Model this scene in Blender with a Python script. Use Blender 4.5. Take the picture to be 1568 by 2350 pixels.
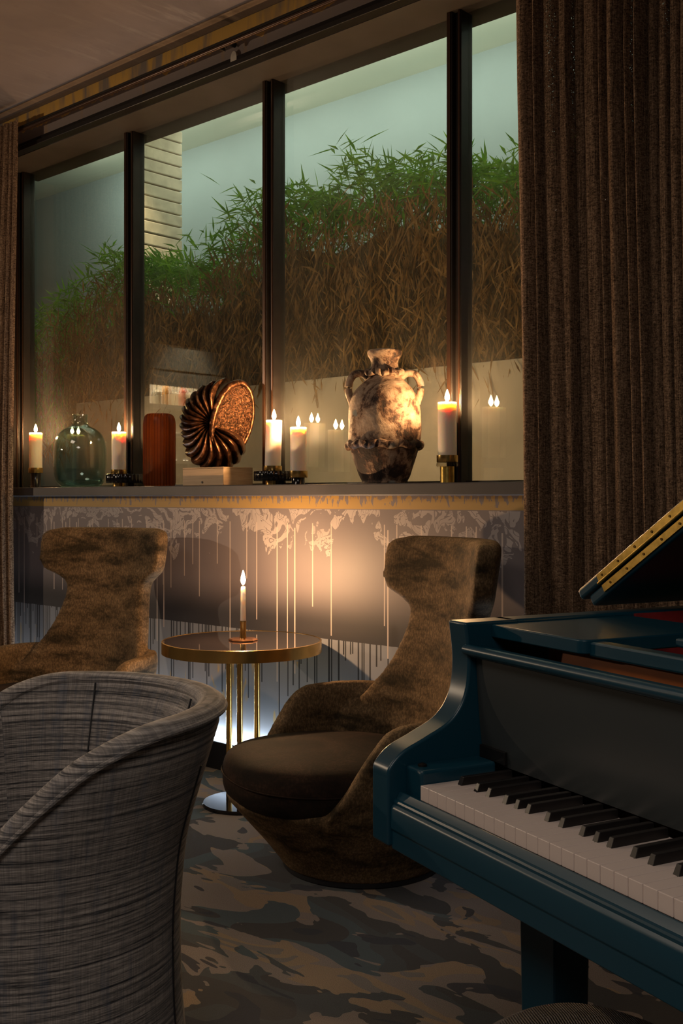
import bpy, bmesh, math, random
from mathutils import Vector, Matrix, noise as mnoise
PI = math.pi
rnd = random.Random(7)

# ------------------------------------------------------------------ clear
for o in list(bpy.data.objects):
    bpy.data.objects.remove(o)
scene = bpy.context.scene
C = scene.collection

# ------------------------------------------------------------------ camera
# world frame: x runs along the window wall, y points into it, z up; the lens stands at x=0, y=0
cam_d = bpy.data.cameras.new('camera')
cam = bpy.data.objects.new('camera', cam_d)
C.objects.link(cam)
cam.location = (0, 0, 1.16)
cam.rotation_euler = (math.radians(90), 0, math.radians(42.285))
cam_d.sensor_fit = 'HORIZONTAL'
cam_d.sensor_width = 24.0
cam_d.lens = 24.0 * 2500 / 1568
cam_d.shift_y = -32 / 1568
cam_d.clip_start = 0.02
scene.camera = cam

# ------------------------------------------------------------------ view, world, big lights
scene.view_settings.view_transform = 'Standard'
scene.view_settings.look = 'None'
scene.view_settings.gamma = 1.0
scene.view_settings.use_curve_mapping = False
scene.view_settings.exposure = 0.15

w = bpy.data.worlds.new('night')
scene.world = w
w.use_nodes = True
w.node_tree.nodes['Background'].inputs[0].default_value = (0.10, 0.16, 0.18, 1)
w.node_tree.nodes['Background'].inputs[1].default_value = 0.05


def lamp(name, kind, loc, energy, color, rot=(0, 0, 0), size=None, size_y=None, radius=None, spot=None, spread=None):
    d = bpy.data.lights.new(name, kind)
    d.energy = energy
    d.color = color
    if size is not None:
        d.shape = 'RECTANGLE' if size_y else 'SQUARE'
        d.size = size
        if size_y:
            d.size_y = size_y
    if radius is not None:
        d.shadow_soft_size = radius
    if spot:
        d.spot_size = math.radians(spot)
        d.spot_blend = 0.9
    if spread:
        d.spread = math.radians(spread)
    o = bpy.data.objects.new(name, d)
    C.objects.link(o)
    o.location = loc
    o.rotation_euler = rot
    return o


# added area lamps for room ambient, out of view; a lamp over the bar end of the room
lamp('room_fill', 'AREA', (0.4, -1.4, 3.15), 44, (1.0, 0.88, 0.77), size=1.6)
lamp('room_fill', 'AREA', (-3.4, -0.4, 3.15), 24, (1.0, 0.80, 0.62), size=1.2)
lamp('bar_end_lamp', 'SPOT', (-6.6, 0.3, 1.9), 130, (1.0, 0.74, 0.50), rot=(math.radians(82), 0, math.radians(-55)), radius=.03, spot=110)
# courtyard: linear downlighter under the canopy, and two added lamps
lamp('courtyard_downlight', 'AREA', (-4.7, 6.0, 4.38), 54, (0.92, 1.0, 0.88), rot=(math.radians(25), 0, 0), size=8.6, size_y=0.25)
lamp('canopy_fill', 'AREA', (-4.8, 4.2, 3.85), 58, (0.96, 1.0, 0.84), rot=(math.radians(122), 0, 0), size=8.6, size_y=0.2, spread=110)  # unseen, added to brighten the canopy soffit and wall top
lamp('hedge_fill', 'AREA', (-3.0, 3.75, 3.25), 7, (1.0, 0.70, 0.42), rot=(math.radians(28), 0, 0), size=5.0, size_y=0.12)  # unseen, added to light the hedge front warmly


# ------------------------------------------------------------------ node helpers
class NT:
    def __init__(self, name):
        self.m = bpy.data.materials.new(name)
        self.m.use_nodes = True
        self.t = self.m.node_tree
        self.t.nodes.clear()
        self.out = self.t.nodes.new('ShaderNodeOutputMaterial')

    def put(self, sock, v):
        if v is None:
            return
        if isinstance(v, bpy.types.NodeSocket):
            self.t.links.new(v, sock)
        elif isinstance(v, (tuple, list)):
            sock.default_value = tuple(v) + ((1,) if len(v) == 3 and sock.type == 'RGBA' else ())
        else:
            sock.default_value = v

    def n(self, typ, ins=None, **props):
        nd = self.t.nodes.new('ShaderNode' + typ)
        for k, v in props.items():
            setattr(nd, k, v)
        for k, v in (ins or {}).items():
            self.put(nd.inputs[k], v)
        return nd

    def math(self, op, a, b=None, c=None, clamp=False):
        nd = self.t.nodes.new('ShaderNodeMath')
        nd.operation = op
        nd.use_clamp = clamp
        self.put(nd.inputs[0], a)
        self.put(nd.inputs[1], b)
        self.put(nd.inputs[2], c)
        return nd.outputs[0]

    def coords(self, scale=(1, 1, 1), rot=(0, 0, 0), loc=(0, 0, 0)):
        tc = self.n('TexCoord')
        mp = self.n('Mapping', {'Vector': tc.outputs['Object'], 'Location': loc, 'Rotation': rot, 'Scale': scale})
        return mp.outputs[0]

    def noise(self, vec, scale=5, detail=2, rough=.5, dist=0, out='Fac', dims='3D'):
        nd = self.n('TexNoise', {'Vector': vec, 'Scale': scale, 'Detail': detail, 'Roughness': rough, 'Distortion': dist}, noise_dimensions=dims)
        return nd.outputs[out]

    def ramp(self, fac, stops, interp='LINEAR'):
        nd = self.n('ValToRGB', {'Fac': fac})
        cr = nd.color_ramp
        cr.interpolation = interp
        while len(cr.elements) < len(stops):
            cr.elements.new(0.5)
        for e, (p, col) in zip(cr.elements, stops):
            e.position = p
            if not isinstance(col, (tuple, list)):
                col = (col, col, col)
            e.color = tuple(col) + (1,)
        return nd.outputs[0]

    def mix(self, fac, a, b, blend='MIX'):
        nd = self.n('Mix', data_type='RGBA', blend_type=blend)
        self.put(nd.inputs[0], fac)
        self.put(nd.inputs[6], a)
        self.put(nd.inputs[7], b)
        return nd.outputs[2]

    def smooth(self, v, lo, hi):
        nd = self.n('MapRange', {'Value': v, 'From Min': lo, 'From Max': hi, 'To Min': 0.0, 'To Max': 1.0}, interpolation_type='SMOOTHSTEP')
        return nd.outputs[0]

    def bump(self, h, strength=.3, dist=.01):
        return self.n('Bump', {'Height': h, 'Strength': strength, 'Distance': dist}).outputs[0]

    def bsdf(self, color, rough=.5, metal=0, normal=None, **kw):
        p = self.n('BsdfPrincipled')
        self.put(p.inputs['Base Color'], color)
        self.put(p.inputs['Roughness'], rough)
        self.put(p.inputs['Metallic'], metal)
        if normal is not None:
            self.put(p.inputs['Normal'], normal)
        for k, v in kw.items():
            self.put(p.inputs[k.replace('_', ' ')], v)
        self.t.links.new(p.outputs[0], self.out.inputs[0])
        return p

    def end(self, shader):
        self.t.links.new(shader, self.out.inputs[0])


M = {}


def simple(name, col, rough=.5, metal=0, var=.15, scale=30, bump=0, **kw):
    t = NT(name)
    v = t.coords()
    nz = t.noise(v, scale, 3)
    c0 = tuple(x * (1 - var) for x in col)
    c1 = tuple(min(1, x * (1 + var)) for x in col)
    colr = t.ramp(nz, [(.3, c0), (.7, c1)])
    nrm = t.bump(nz, bump, .004) if bump else None
    t.bsdf(colr, rough, metal, nrm, **kw)
    M[name] = t.m
    return t.m


simple('black_metal', (.012, .011, .011), .35, .3)
simple('bronze_frame', (.050, .026, .016), .32, .6, .2, 8)
simple('dark_frame', (.016, .013, .012), .4, .2)
simple('brass', (.72, .47, .16), .24, 1, .12, 20)
simple('old_brass', (.60, .40, .10), .34, 1, .25, 60)
simple('copper', (.75, .36, .18), .25, 1, .15, 20)
simple('sill_grey', (.060, .054, .056), .5, 0, .15, 6)
simple('soffit', (.040, .035, .034), .6, 0, .2, 5)
simple('base_black', (.010, .010, .013), .5)
simple('black_lacquer', (.010, .009, .010), .12, 0, .1)
simple('teal_lacquer', (.004, .040, .066), .34, 0, .06, 3)
simple('fall_lacquer', (.034, .040, .042), .34, 0, .06, 3)
simple('ivory', (.66, .55, .50), .35, 0, .03, 10)
simple('ebony', (.010, .008, .008), .38, 0, .2)
simple('red_felt', (.22, .008, .010), .9, 0, .15, 60)
simple('orange_wood', (.32, .085, .014), .4, 0, .3, 6)
simple('gold_plate', (.55, .32, .08), .4, .9, .2, 20)
simple('white_paint', (.48, .46, .43), .6, 0, .1, 10)
simple('brass_screw', (.10, .06, .015), .4, 1)
simple('table_glass', (.024, .018, .018), .06, 0, .05, 3, Coat_Weight=1.0)
simple('concrete', (.46, .42, .37), .8, 0, .16, 2.5, bump=.1)
simple('canopy', (.84, .86, .70), .9, 0, .05, 1)
simple('courtyard', (.24, .285, .275), .9, 0, .10, .8)
simple('ground_dark', (.03, .03, .03), .9)
simple('room_dark', (.055, .044, .038), .8, 0, .2, 2)
simple('bar_wood', (.03, .022, .018), .5)
simple('bar_panel', (.46, .44, .38), .7, 0, .12, 20)
simple('shelf_light', (.7, .62, .5), .4)
simple('wick', (.02, .015, .01), .9)
simple('bone', (.55, .5, .42), .6)
simple('stone_pale', (.62, .52, .38), .85, 0, .15, 12, bump=.2)


def m_emit(name, col, s):
    t = NT(name)
    e = t.n('Emission', {'Color': col, 'Strength': s})
    t.end(e.outputs[0])
    M[name] = t.m


def m_flame():
    t = NT('flame')
    e = t.n('Emission', {'Color': (1.0, .72, .36, 1), 'Strength': 26.0})
    tr = t.n('BsdfTransparent')
    a = t.n('AddShader')
    t.t.links.new(e.outputs[0], a.inputs[0])
    t.t.links.new(tr.outputs[0], a.inputs[1])
    t.end(a.outputs[0])
    M['flame'] = t.m


m_flame()
m_emit('led', (.80, .92, 1.0), 26)
m_emit('bar_led', (1.0, .82, .55), 5)
m_emit('garden_bulb', (1.0, .95, .82), 16)


def m_wax():
    t = NT('wax')
    t.bsdf((.86, .76, .66), .5, 0, Subsurface_Weight=1.0, Subsurface_Radius=(1.0, .68, .42), Subsurface_Scale=.022)
    M['wax'] = t.m


m_wax()


def fresnel(t, ior=1.5):
    g = t.n('NewGeometry')
    i = t.n('MapRange', {'Value': g.outputs['Backfacing'], 'From Min': 0.0, 'From Max': 1.0, 'To Min': ior, 'To Max': 1 / ior})
    return t.n('Fresnel', {'IOR': i.outputs[0]})


def m_pane():
    t = NT('window_glass')
    fr = fresnel(t, 1.75)
    gl = t.n('BsdfGlossy', {'Color': (1, 1, 1, 1), 'Roughness': 0.008})
    tr = t.n('BsdfTransparent', {'Color': (.93, .96, .94, 1)})
    df = t.n('BsdfTranslucent', {'Color': (.8, .8, .76, 1)})
    d2 = t.n('BsdfDiffuse', {'Color': (.8, .8, .76, 1)})
    hz = t.n('AddShader')
    t.t.links.new(df.outputs[0], hz.inputs[0])
    t.t.links.new(d2.outputs[0], hz.inputs[1])
    v = t.coords(scale=(3, 3, .6))
    nz = t.noise(v, 3, 3)
    film = t.math('MULTIPLY', nz, .022)
    a = t.n('MixShader', {0: film, 1: tr.outputs[0], 2: hz.outputs[0]})
    b = t.n('MixShader', {0: fr.outputs[0], 1: a.outputs[0], 2: gl.outputs[0]})
    t.end(b.outputs[0])
    M['pane'] = t.m


m_pane()


def m_vase_glass():
    t = NT('teal_glass')
    fr = fresnel(t)
    gl = t.n('BsdfGlossy', {'Color': (1, 1, 1, 1), 'Roughness': 0.02})
    lw = t.n('LayerWeight', {'Blend': .35})
    v = t.coords()
    z = t.n('SeparateXYZ', {0: v}).outputs[2]
    k = t.math('ADD', t.math('MULTIPLY', lw.outputs['Facing'], .9), t.math('MULTIPLY', t.smooth(z, .16, .0), .35), clamp=True)
    col = t.ramp(k, [(0, (.93, .97, .955)), (.5, (.78, .90, .87)), (1, (.38, .56, .53))])
    tr = t.n('BsdfTransparent', {'Color': col})
    b = t.n('MixShader', {0: fr.outputs[0], 1: tr.outputs[0], 2: gl.outputs[0]})
    t.end(b.outputs[0])
    M['teal_glass'] = t.m
    t = NT('clear_glass')
    fr = fresnel(t)
    gl = t.n('BsdfGlossy', {'Color': (1, 1, 1, 1), 'Roughness': 0.03})
    tr = t.n('BsdfTransparent', {'Color': (.78, .74, .66)})
    b = t.n('MixShader', {0: fr.outputs[0], 1: tr.outputs[0], 2: gl.outputs[0]})
    t.end(b.outputs[0])
    M['clear_glass'] = t.m
    for nm, c in (('amber_spirit', (.75, .32, .05)), ('red_spirit', (.7, .08, .05)), ('dark_spirit', (.12, .05, .02)), ('pale_spirit', (.75, .7, .55))):
        simple(nm, c, .12, 0, .1, 10, Coat_Weight=.5)


m_vase_glass()


def m_amber():
    t = NT('amber_glass')
    v = t.coords()
    nz = t.noise(v, 14, 2)
    col = t.ramp(nz, [(.3, (.48, .20, .036)), (.7, (.62, .28, .055))])
    xx = t.n('SeparateXYZ', {0: v}).outputs[0]
    rb = t.math('MULTIPLY_ADD', t.math('SINE', t.math('MULTIPLY', xx, 2 * PI / .0135)), .5, .5)
    col = t.mix(t.math('MULTIPLY', rb, .6), col, (.17, .055, .010))
    tl = t.n('BsdfTranslucent', {'Color': col})
    p = t.n('BsdfPrincipled')
    t.put(p.inputs['Base Color'], (.050, .022, .008))
    t.put(p.inputs['Roughness'], .35)
    mx = t.n('MixShader', {0: .45, 1: tl.outputs[0], 2: p.outputs[0]})
    t.end(mx.outputs[0])
    M['amber_glass'] = t.m


m_amber()


def m_mural():
    t = NT('mural_paint')
    tc = t.n('TexCoord')
    sp = t.n('SeparateXYZ', {0: tc.outputs['Object']})
    x, z = sp.outputs[0], sp.outputs[2]
    flat = t.n('CombineXYZ', {0: x, 1: z}).outputs[0]
    base_n = t.noise(flat, 1.6, 4)
    up = t.ramp(base_n, [(.3, (.150, .122, .128)), (.7, (.190, .158, .158))])
    low = t.ramp(base_n, [(.3, (.170, .176, .196)), (.7, (.225, .232, .250))])
    dark = (.016, .014, .015)
    edge = .606
    above = t.math('GREATER_THAN', z, t.math('ADD', edge, t.math('MULTIPLY', t.math('SUBTRACT', t.noise(flat, 18, 2), .5), .006)))
    band = t.math('MULTIPLY', t.smooth(z, .83, .655), .93)
    upb = t.mix(band, up, dark)
    # ornament under the gilt band
    wv = t.noise(flat, 5, 2, .5, 0, 'Color')
    warp = t.n('Mix', {0: .16}, data_type='VECTOR')
    t.put(warp.inputs[4], flat)
    t.put(warp.inputs[5], wv)
    wf = warp.outputs[1]
    n1 = t.noise(wf, 10, 1.5, .5, 1.9)
    blob = t.math('GREATER_THAN', n1, .47)
    n2 = t.noise(wf, 13, 1, .5, 2.4)
    lines = t.math('GREATER_THAN', t.math('ABSOLUTE', t.math('SUBTRACT', t.math('FRACT', t.math('MULTIPLY', n2, 6.5)), .5)), .10)
    lb = t.noise(t.n('CombineXYZ', {0: x}).outputs[0], 4.5, 3, .65)
    lower = t.math('SUBTRACT', 1.12, t.math('MULTIPLY', t.smooth(lb, .30, .72), .26))
    inz = t.math('MULTIPLY', t.math('GREATER_THAN', z, lower), t.math('LESS_THAN', z, 1.115))
    orn = t.math('MULTIPLY', t.math('MULTIPLY', blob, lines), inz)
    soft = t.smooth(t.noise(flat, 2.2, 2), .25, .5)
    orn = t.math('MULTIPLY', orn, t.math('MULTIPLY_ADD', soft, .5, .4))
    col_u = t.mix(orn, upb, (.40, .345, .325))
    # long pale drips

    def drips(wd, half, pres, zhi, zlo, zspan, seed):
        s = t.math('DIVIDE', x, wd)
        cell = t.math('FLOOR', t.math('ADD', s, seed))
        fr = t.math('FRACT', t.math('ADD', s, seed))
        r1 = t.n('TexWhiteNoise', {'W': cell}, noise_dimensions='1D')
        c1 = t.n('SeparateColor', {0: r1.outputs['Color']})
        on = t.math('LESS_THAN', c1.outputs[0], pres)
        ctr = t.math('MULTIPLY_ADD', c1.outputs[1], .6, .2)
        inx = t.math('LESS_THAN', t.math('ABSOLUTE', t.math('SUBTRACT', fr, ctr)), half / wd)
        zend = t.math('MULTIPLY_ADD', c1.outputs[2], zspan, zlo)
        iz = t.math('MULTIPLY', t.math('GREATER_THAN', z, zend), t.math('LESS_THAN', z, zhi))
        return t.math('MULTIPLY', t.math('MULTIPLY', on, inx), iz)
    pale = t.math('MAXIMUM', drips(.062, .0026, .55, 1.06, .46, .46, 3.0), drips(.11, .0034, .45, 1.04, .40, .45, 40.5))
    dk = t.math('MAXIMUM', drips(.019, .0030, .62, .608, .30, .30, 11.0), drips(.031, .0036, .5, .608, .18, .42, 77.7))
    # ochre splashes low down
    st = t.n('CombineXYZ', {0: t.math('MULTIPLY', x, 1.0), 1: t.math('MULTIPLY', z, .22)}).outputs[0]
    oc = t.math('MULTIPLY', t.smooth(t.noise(st, 20, 2, .5, .6), .60, .70), t.math('LESS_THAN', z, .50))
    col_l = t.mix(t.math('MULTIPLY', oc, .75), low, (.42, .26, .06))
    col_l = t.mix(dk, col_l, (.018, .017, .019))
    col = t.mix(above, col_l, col_u)
    col = t.mix(t.math('MULTIPLY', pale, .85), col, (.52, .42, .36))
    # gilt band with brushed fringe
    fz = t.noise(t.n('CombineXYZ', {0: x, 1: t.math('MULTIPLY', z, .3)}).outputs[0], 55, 2, .6, .8)
    gtop = t.math('MULTIPLY_ADD', t.math('SUBTRACT', fz, .45), .17, 1.150)
    g = t.math('MULTIPLY', t.math('GREATER_THAN', z, 1.118), t.math('LESS_THAN', z, t.math('MAXIMUM', gtop, 1.126)))
    col = t.mix(t.math('MULTIPLY', g, .85), col, (.40, .24, .05))
    # the same gilt band under the ceiling, drips below it
    g2lo = t.math('MULTIPLY_ADD', t.math('SUBTRACT', t.noise(t.n('CombineXYZ', {0: x, 1: t.math('MULTIPLY', z, .25)}).outputs[0], 9, 3, .7), .5), .10, 3.095)
    g2 = t.math('GREATER_THAN', z, g2lo)
    gn = t.ramp(t.noise(t.n('CombineXYZ', {0: x, 1: t.math('MULTIPLY', z, .15)}).outputs[0], 14, 3), [(.35, (.20, .16, .13)), (.52, (.56, .33, .07))])
    ust = t.math('MULTIPLY', t.smooth(t.noise(t.n('CombineXYZ', {0: x, 1: t.math('MULTIPLY', z, .1)}).outputs[0], 16, 2), .58, .7), .55)
    hi = t.mix(ust, (.20, .165, .155), (.28, .17, .06))
    hi = t.mix(g2, hi, gn)
    col = t.mix(t.math('GREATER_THAN', z, 2.0), col, hi)
    t.bsdf(col, .55, 0, t.bump(base_n, .05, .01))
    M['mural'] = t.m


m_mural()


def m_ceiling():
    t = NT('ceiling_plaster')
    v = t.coords(rot=(0, 0, 0), scale=(1, .6, 1))
    a = t.noise(v, 1.1, 5, .62, .4)
    b = t.noise(t.coords(scale=(3.0, .5, 1)), 5, 4, .7)
    col = t.ramp(a, [(.32, (.085, .066, .057)), (.62, (.165, .130, .113))])
    tc = t.n('TexCoord')
    y = t.n('SeparateXYZ', {0: tc.outputs['Object']}).outputs[1]
    near = t.smooth(y, 2.3, 3.1)
    st = t.math('MULTIPLY', t.smooth(b, .5, .68), near)
    col = t.mix(t.math('MULTIPLY', st, .6), col, (.22, .185, .16))
    dk = t.math('MULTIPLY', t.smooth(t.noise(v, 3.3, 4, .7, 1.2), .62, .75), .7)
    col = t.mix(dk, col, (.045, .034, .030))
    t.bsdf(col, .8, 0, t.bump(b, .12, .01))
    M['ceiling'] = t.m


m_ceiling()


def m_carpet():
    t = NT('carpet')
    R = (0, 0, math.radians(-42.3))
    n1 = t.noise(t.coords(rot=R, scale=(1, 2.0, 1), loc=(.35, .2, 0)), 2.5, 3.4, .54, .8)
    n2 = t.noise(t.coords(rot=R, scale=(1, 2.4, 1), loc=(7, 3, 0)), 2.4, 2.6, .5, 1.0)
    n3 = t.noise(t.coords(rot=R, scale=(1, 2.0, 1), loc=(1, 9, 2)), 1.4, 2, .5, .5)
    ground = t.ramp(n3, [(0, (.050, .047, .047)), (.42, (.066, .078, .086)), (.51, (.074, .118, .140)), (.60, (.042, .039, .040))], 'CONSTANT')
    c1 = t.ramp(n1, [(0, (.0, .0, .0)), (.50, (1, 1, 1))], 'CONSTANT')
    beige = t.ramp(n2, [(0, (.36, .285, .245)), (.55, (.47, .32, .19)), (.64, (.28, .245, .22))], 'CONSTANT')
    col = t.mix(c1, ground, beige)
    navy = t.ramp(n2, [(0, 1), (.37, 0)], 'CONSTANT')
    col = t.mix(t.math('MULTIPLY', navy, .92), col, (.010, .016, .036))
    pile = t.noise(t.coords(), 520, 3, .7)
    col = t.mix(t.smooth(pile, .62, .38), col, t.mix(.5, col, (0, 0, 0)))
    t.bsdf(col, .95, 0, t.bump(t.math('ADD', t.math('MULTIPLY', pile, .6), t.math('MULTIPLY', c1, .5)), .8, .008), Sheen_Weight=.15)
    M['carpet'] = t.m


m_carpet()


def m_velvet(name, ca, cb, cc, sheen=.25):
    t = NT(name)
    big = t.noise(t.coords(scale=(1.0, 1.0, 2.6)), 5.2, 5, .68, .3)
    fine = t.noise(t.coords(scale=(1, 1, .55)), 150, 3, .7)
    col = t.ramp(big, [(.36, ca), (.50, cb), (.66, cc)])
    col = t.mix(t.smooth(fine, .40, .66), t.mix(.45, (.008, .006, .004), col), col)
    t.bsdf(col, .8, 0, t.bump(fine, .25, .003), Sheen_Weight=sheen, Sheen_Roughness=.35, Sheen_Tint=cb, Specular_IOR_Level=.12)
    M[name] = t.m


m_velvet('velvet_brown', (.050, .035, .018), (.172, .110, .056), (.270, .178, .096), .15)
m_velvet('velvet_dark', (.008, .005, .004), (.022, .012, .008), (.050, .026, .017), .06)


def m_stripe():
    t = NT('striped_weave')
    tc = t.n('TexCoord')
    sp = t.n('SeparateXYZ', {0: tc.outputs['Object']})
    ang = t.math('ARCTAN2', sp.outputs[1], sp.outputs[0])
    u = t.math('MULTIPLY', ang, .33)
    lines = t.noise(t.n('CombineXYZ', {0: t.math('MULTIPLY', u, .9), 1: t.math('MULTIPLY', sp.outputs[2], 140)}).outputs[0], 1.0, 3, .75, 0)
    fine = t.noise(t.n('CombineXYZ', {0: t.math('MULTIPLY', u, 30), 1: t.math('MULTIPLY', sp.outputs[2], 420)}).outputs[0], 1.0, 2, .6)
    vert = t.noise(t.n('CombineXYZ', {0: t.math('MULTIPLY', u, 330), 1: t.math('MULTIPLY', sp.outputs[2], 10)}).outputs[0], 1.0, 2, .6)
    patch = t.noise(t.n('CombineXYZ', {0: t.math('MULTIPLY', u, 34), 1: t.math('MULTIPLY', sp.outputs[2], 5)}).outputs[0], 1.0, 3, .6)
    f = t.math('ADD', t.math('MULTIPLY', lines, .72), t.math('MULTIPLY', fine, .28))
    col = t.ramp(f, [(.38, (.012, .012, .016)), (.45, (.13, .12, .115)), (.55, (.36, .32, .295)), (.67, (.56, .51, .47))])
    bl = t.mix(.6, col, (.04, .07, .125))
    col = t.mix(t.math('MULTIPLY', t.smooth(patch, .5, .68), .6), col, bl)
    col = t.mix(t.smooth(vert, .36, .60), t.mix(.30, col, (.02, .02, .026)), col)
    t.bsdf(col, .85, 0, t.bump(f, .35, .003), Sheen_Weight=.15)
    M['stripe'] = t.m


m_stripe()


def m_curtain():
    t = NT('boucle_tweed')
    a = t.noise(t.coords(scale=(1, 1, .8)), 260, 3, .75)
    hz = t.noise(t.coords(scale=(70, 70, 210)), 1.0, 3, .7)
    vt = t.noise(t.coords(scale=(330, 330, 9)), 1.0, 3, .7)
    f = t.math('ADD', t.math('ADD', t.math('MULTIPLY', a, .36), t.math('MULTIPLY', hz, .34)), t.math('MULTIPLY', vt, .30))
    col = t.ramp(f, [(.38, (.020, .013, .009)), (.46, (.12, .074, .046)), (.55, (.31, .20, .125)), (.65, (.54, .385, .27))])
    d = t.n('BsdfPrincipled')
    t.put(d.inputs['Base Color'], col)
    t.put(d.inputs['Roughness'], .95)
    t.put(d.inputs['Specular IOR Level'], .1)
    t.put(d.inputs['Normal'], t.bump(f, .9, .008))
    # loose weave: pinholes along a few worn stripes
    pin = t.smooth(t.noise(t.coords(scale=(1, 1, .7)), 300, 2, .6), .60, .64)
    worn = t.smooth(t.noise(t.coords(scale=(1, 1, .04)), 22, 1, .5), .60, .66)
    tr = t.n('BsdfTransparent')
    mx = t.n('MixShader', {0: t.math('MULTIPLY', pin, worn), 1: d.outputs[0], 2: tr.outputs[0]})
    t.end(mx.outputs[0])
    M['boucle'] = t.m


m_curtain()


def m_pottery():
    t = NT('weathered_pottery')
    v = t.coords()
    a = t.noise(v, 9, 6, .68, .8)
    b = t.noise(v, 38, 4, .7)
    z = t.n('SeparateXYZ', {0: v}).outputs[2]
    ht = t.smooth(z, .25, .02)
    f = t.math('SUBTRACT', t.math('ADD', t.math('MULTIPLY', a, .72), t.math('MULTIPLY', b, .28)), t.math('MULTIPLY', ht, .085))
    col = t.ramp(f, [(.41, (.022, .013, .010)), (.460, (.10, .05, .03)), (.500, (.27, .18, .12)), (.62, (.46, .35, .26))])
    bl = t.smooth(t.noise(v, 7, 2, .5, .5), .64, .67)
    col = t.mix(t.math('MULTIPLY', bl, .8), col, (.17, .20, .20))
    t.bsdf(col, .75, 0, t.bump(f, .8, .012))
    M['pottery'] = t.m


m_pottery()


def m_bronze():
    t = NT('bronze_shell')
    v = t.coords()
    a = t.noise(v, 42, 4, .7)
    col = t.ramp(a, [(.38, (.030, .014, .008)), (.56, (.16, .068, .032)), (.72, (.48, .21, .10))])
    t.bsdf(col, .34, .85, t.bump(a, .55, .006))
    M['bronze_shell'] = t.m
    t = NT('bronze_pitted')
    v = t.coords()
    a = t.noise(v, 95, 3, .7)
    vo = t.n('TexVoronoi', {'Vector': v, 'Scale': 120.0})
    h = t.math('ADD', a, t.math('MULTIPLY', vo.outputs['Distance'], .5))
    col = t.ramp(a, [(.38, (.030, .014, .007)), (.58, (.14, .062, .030)), (.72, (.45, .21, .10))])
    t.bsdf(col, .36, .85, t.bump(h, .9, .008))
    M['bronze_pitted'] = t.m


m_bronze()


def m_wood():
    t = NT('pale_wood')
    v = t.coords(scale=(2, 2, 30))
    a = t.noise(v, 3, 4, .6, .6)
    col = t.ramp(a, [(.3, (.42, .29, .17)), (.7, (.56, .40, .25))])
    t.bsdf(col, .6, 0, t.bump(a, .1, .003))
    M['pale_wood'] = t.m


m_wood()


def m_leaf(name, c0, c1, c2, tr=.3):
    t = NT(name)
    v = t.coords()
    a = t.noise(v, 9, 3, .7)
    col = t.ramp(a, [(.3, c0), (.5, c1), (.7, c2)])
    d = t.n('BsdfPrincipled')
    t.put(d.inputs['Base Color'], col)
    t.put(d.inputs['Roughness'], .5)
    tl = t.n('BsdfTranslucent', {'Color': col})
    mx = t.n('MixShader', {0: tr, 1: d.outputs[0], 2: tl.outputs[0]})
    t.end(mx.outputs[0])
    M[name] = t.m


m_leaf('leaf_green', (.05, .16, .010), (.11, .32, .018), (.26, .52, .04), .45)
m_leaf('leaf_dry', (.10, .055, .014), (.24, .13, .036), (.44, .26, .085))
m_leaf('stem_dry', (.08, .06, .02), (.17, .12, .045), (.26, .18, .08), .1)


def m_woven():
    t = NT('woven_dark')
    v = t.coords()
    w1 = t.n('TexWave', {'Vector': t.coords(rot=(0, 0, .7)), 'Scale': 95.0, 'Distortion': .6}, bands_direction='X')
    a = t.noise(v, 160, 2, .6)
    f = t.math('MULTIPLY', w1.outputs['Fac'], a)
    col = t.ramp(f, [(.2, (.008, .008, .009)), (.5, (.030, .028, .030)), (.60, (.20, .19, .2))])
    t.bsdf(col, .6, 0, t.bump(f, .8, .006))
    M['woven'] = t.m


m_woven()


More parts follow.
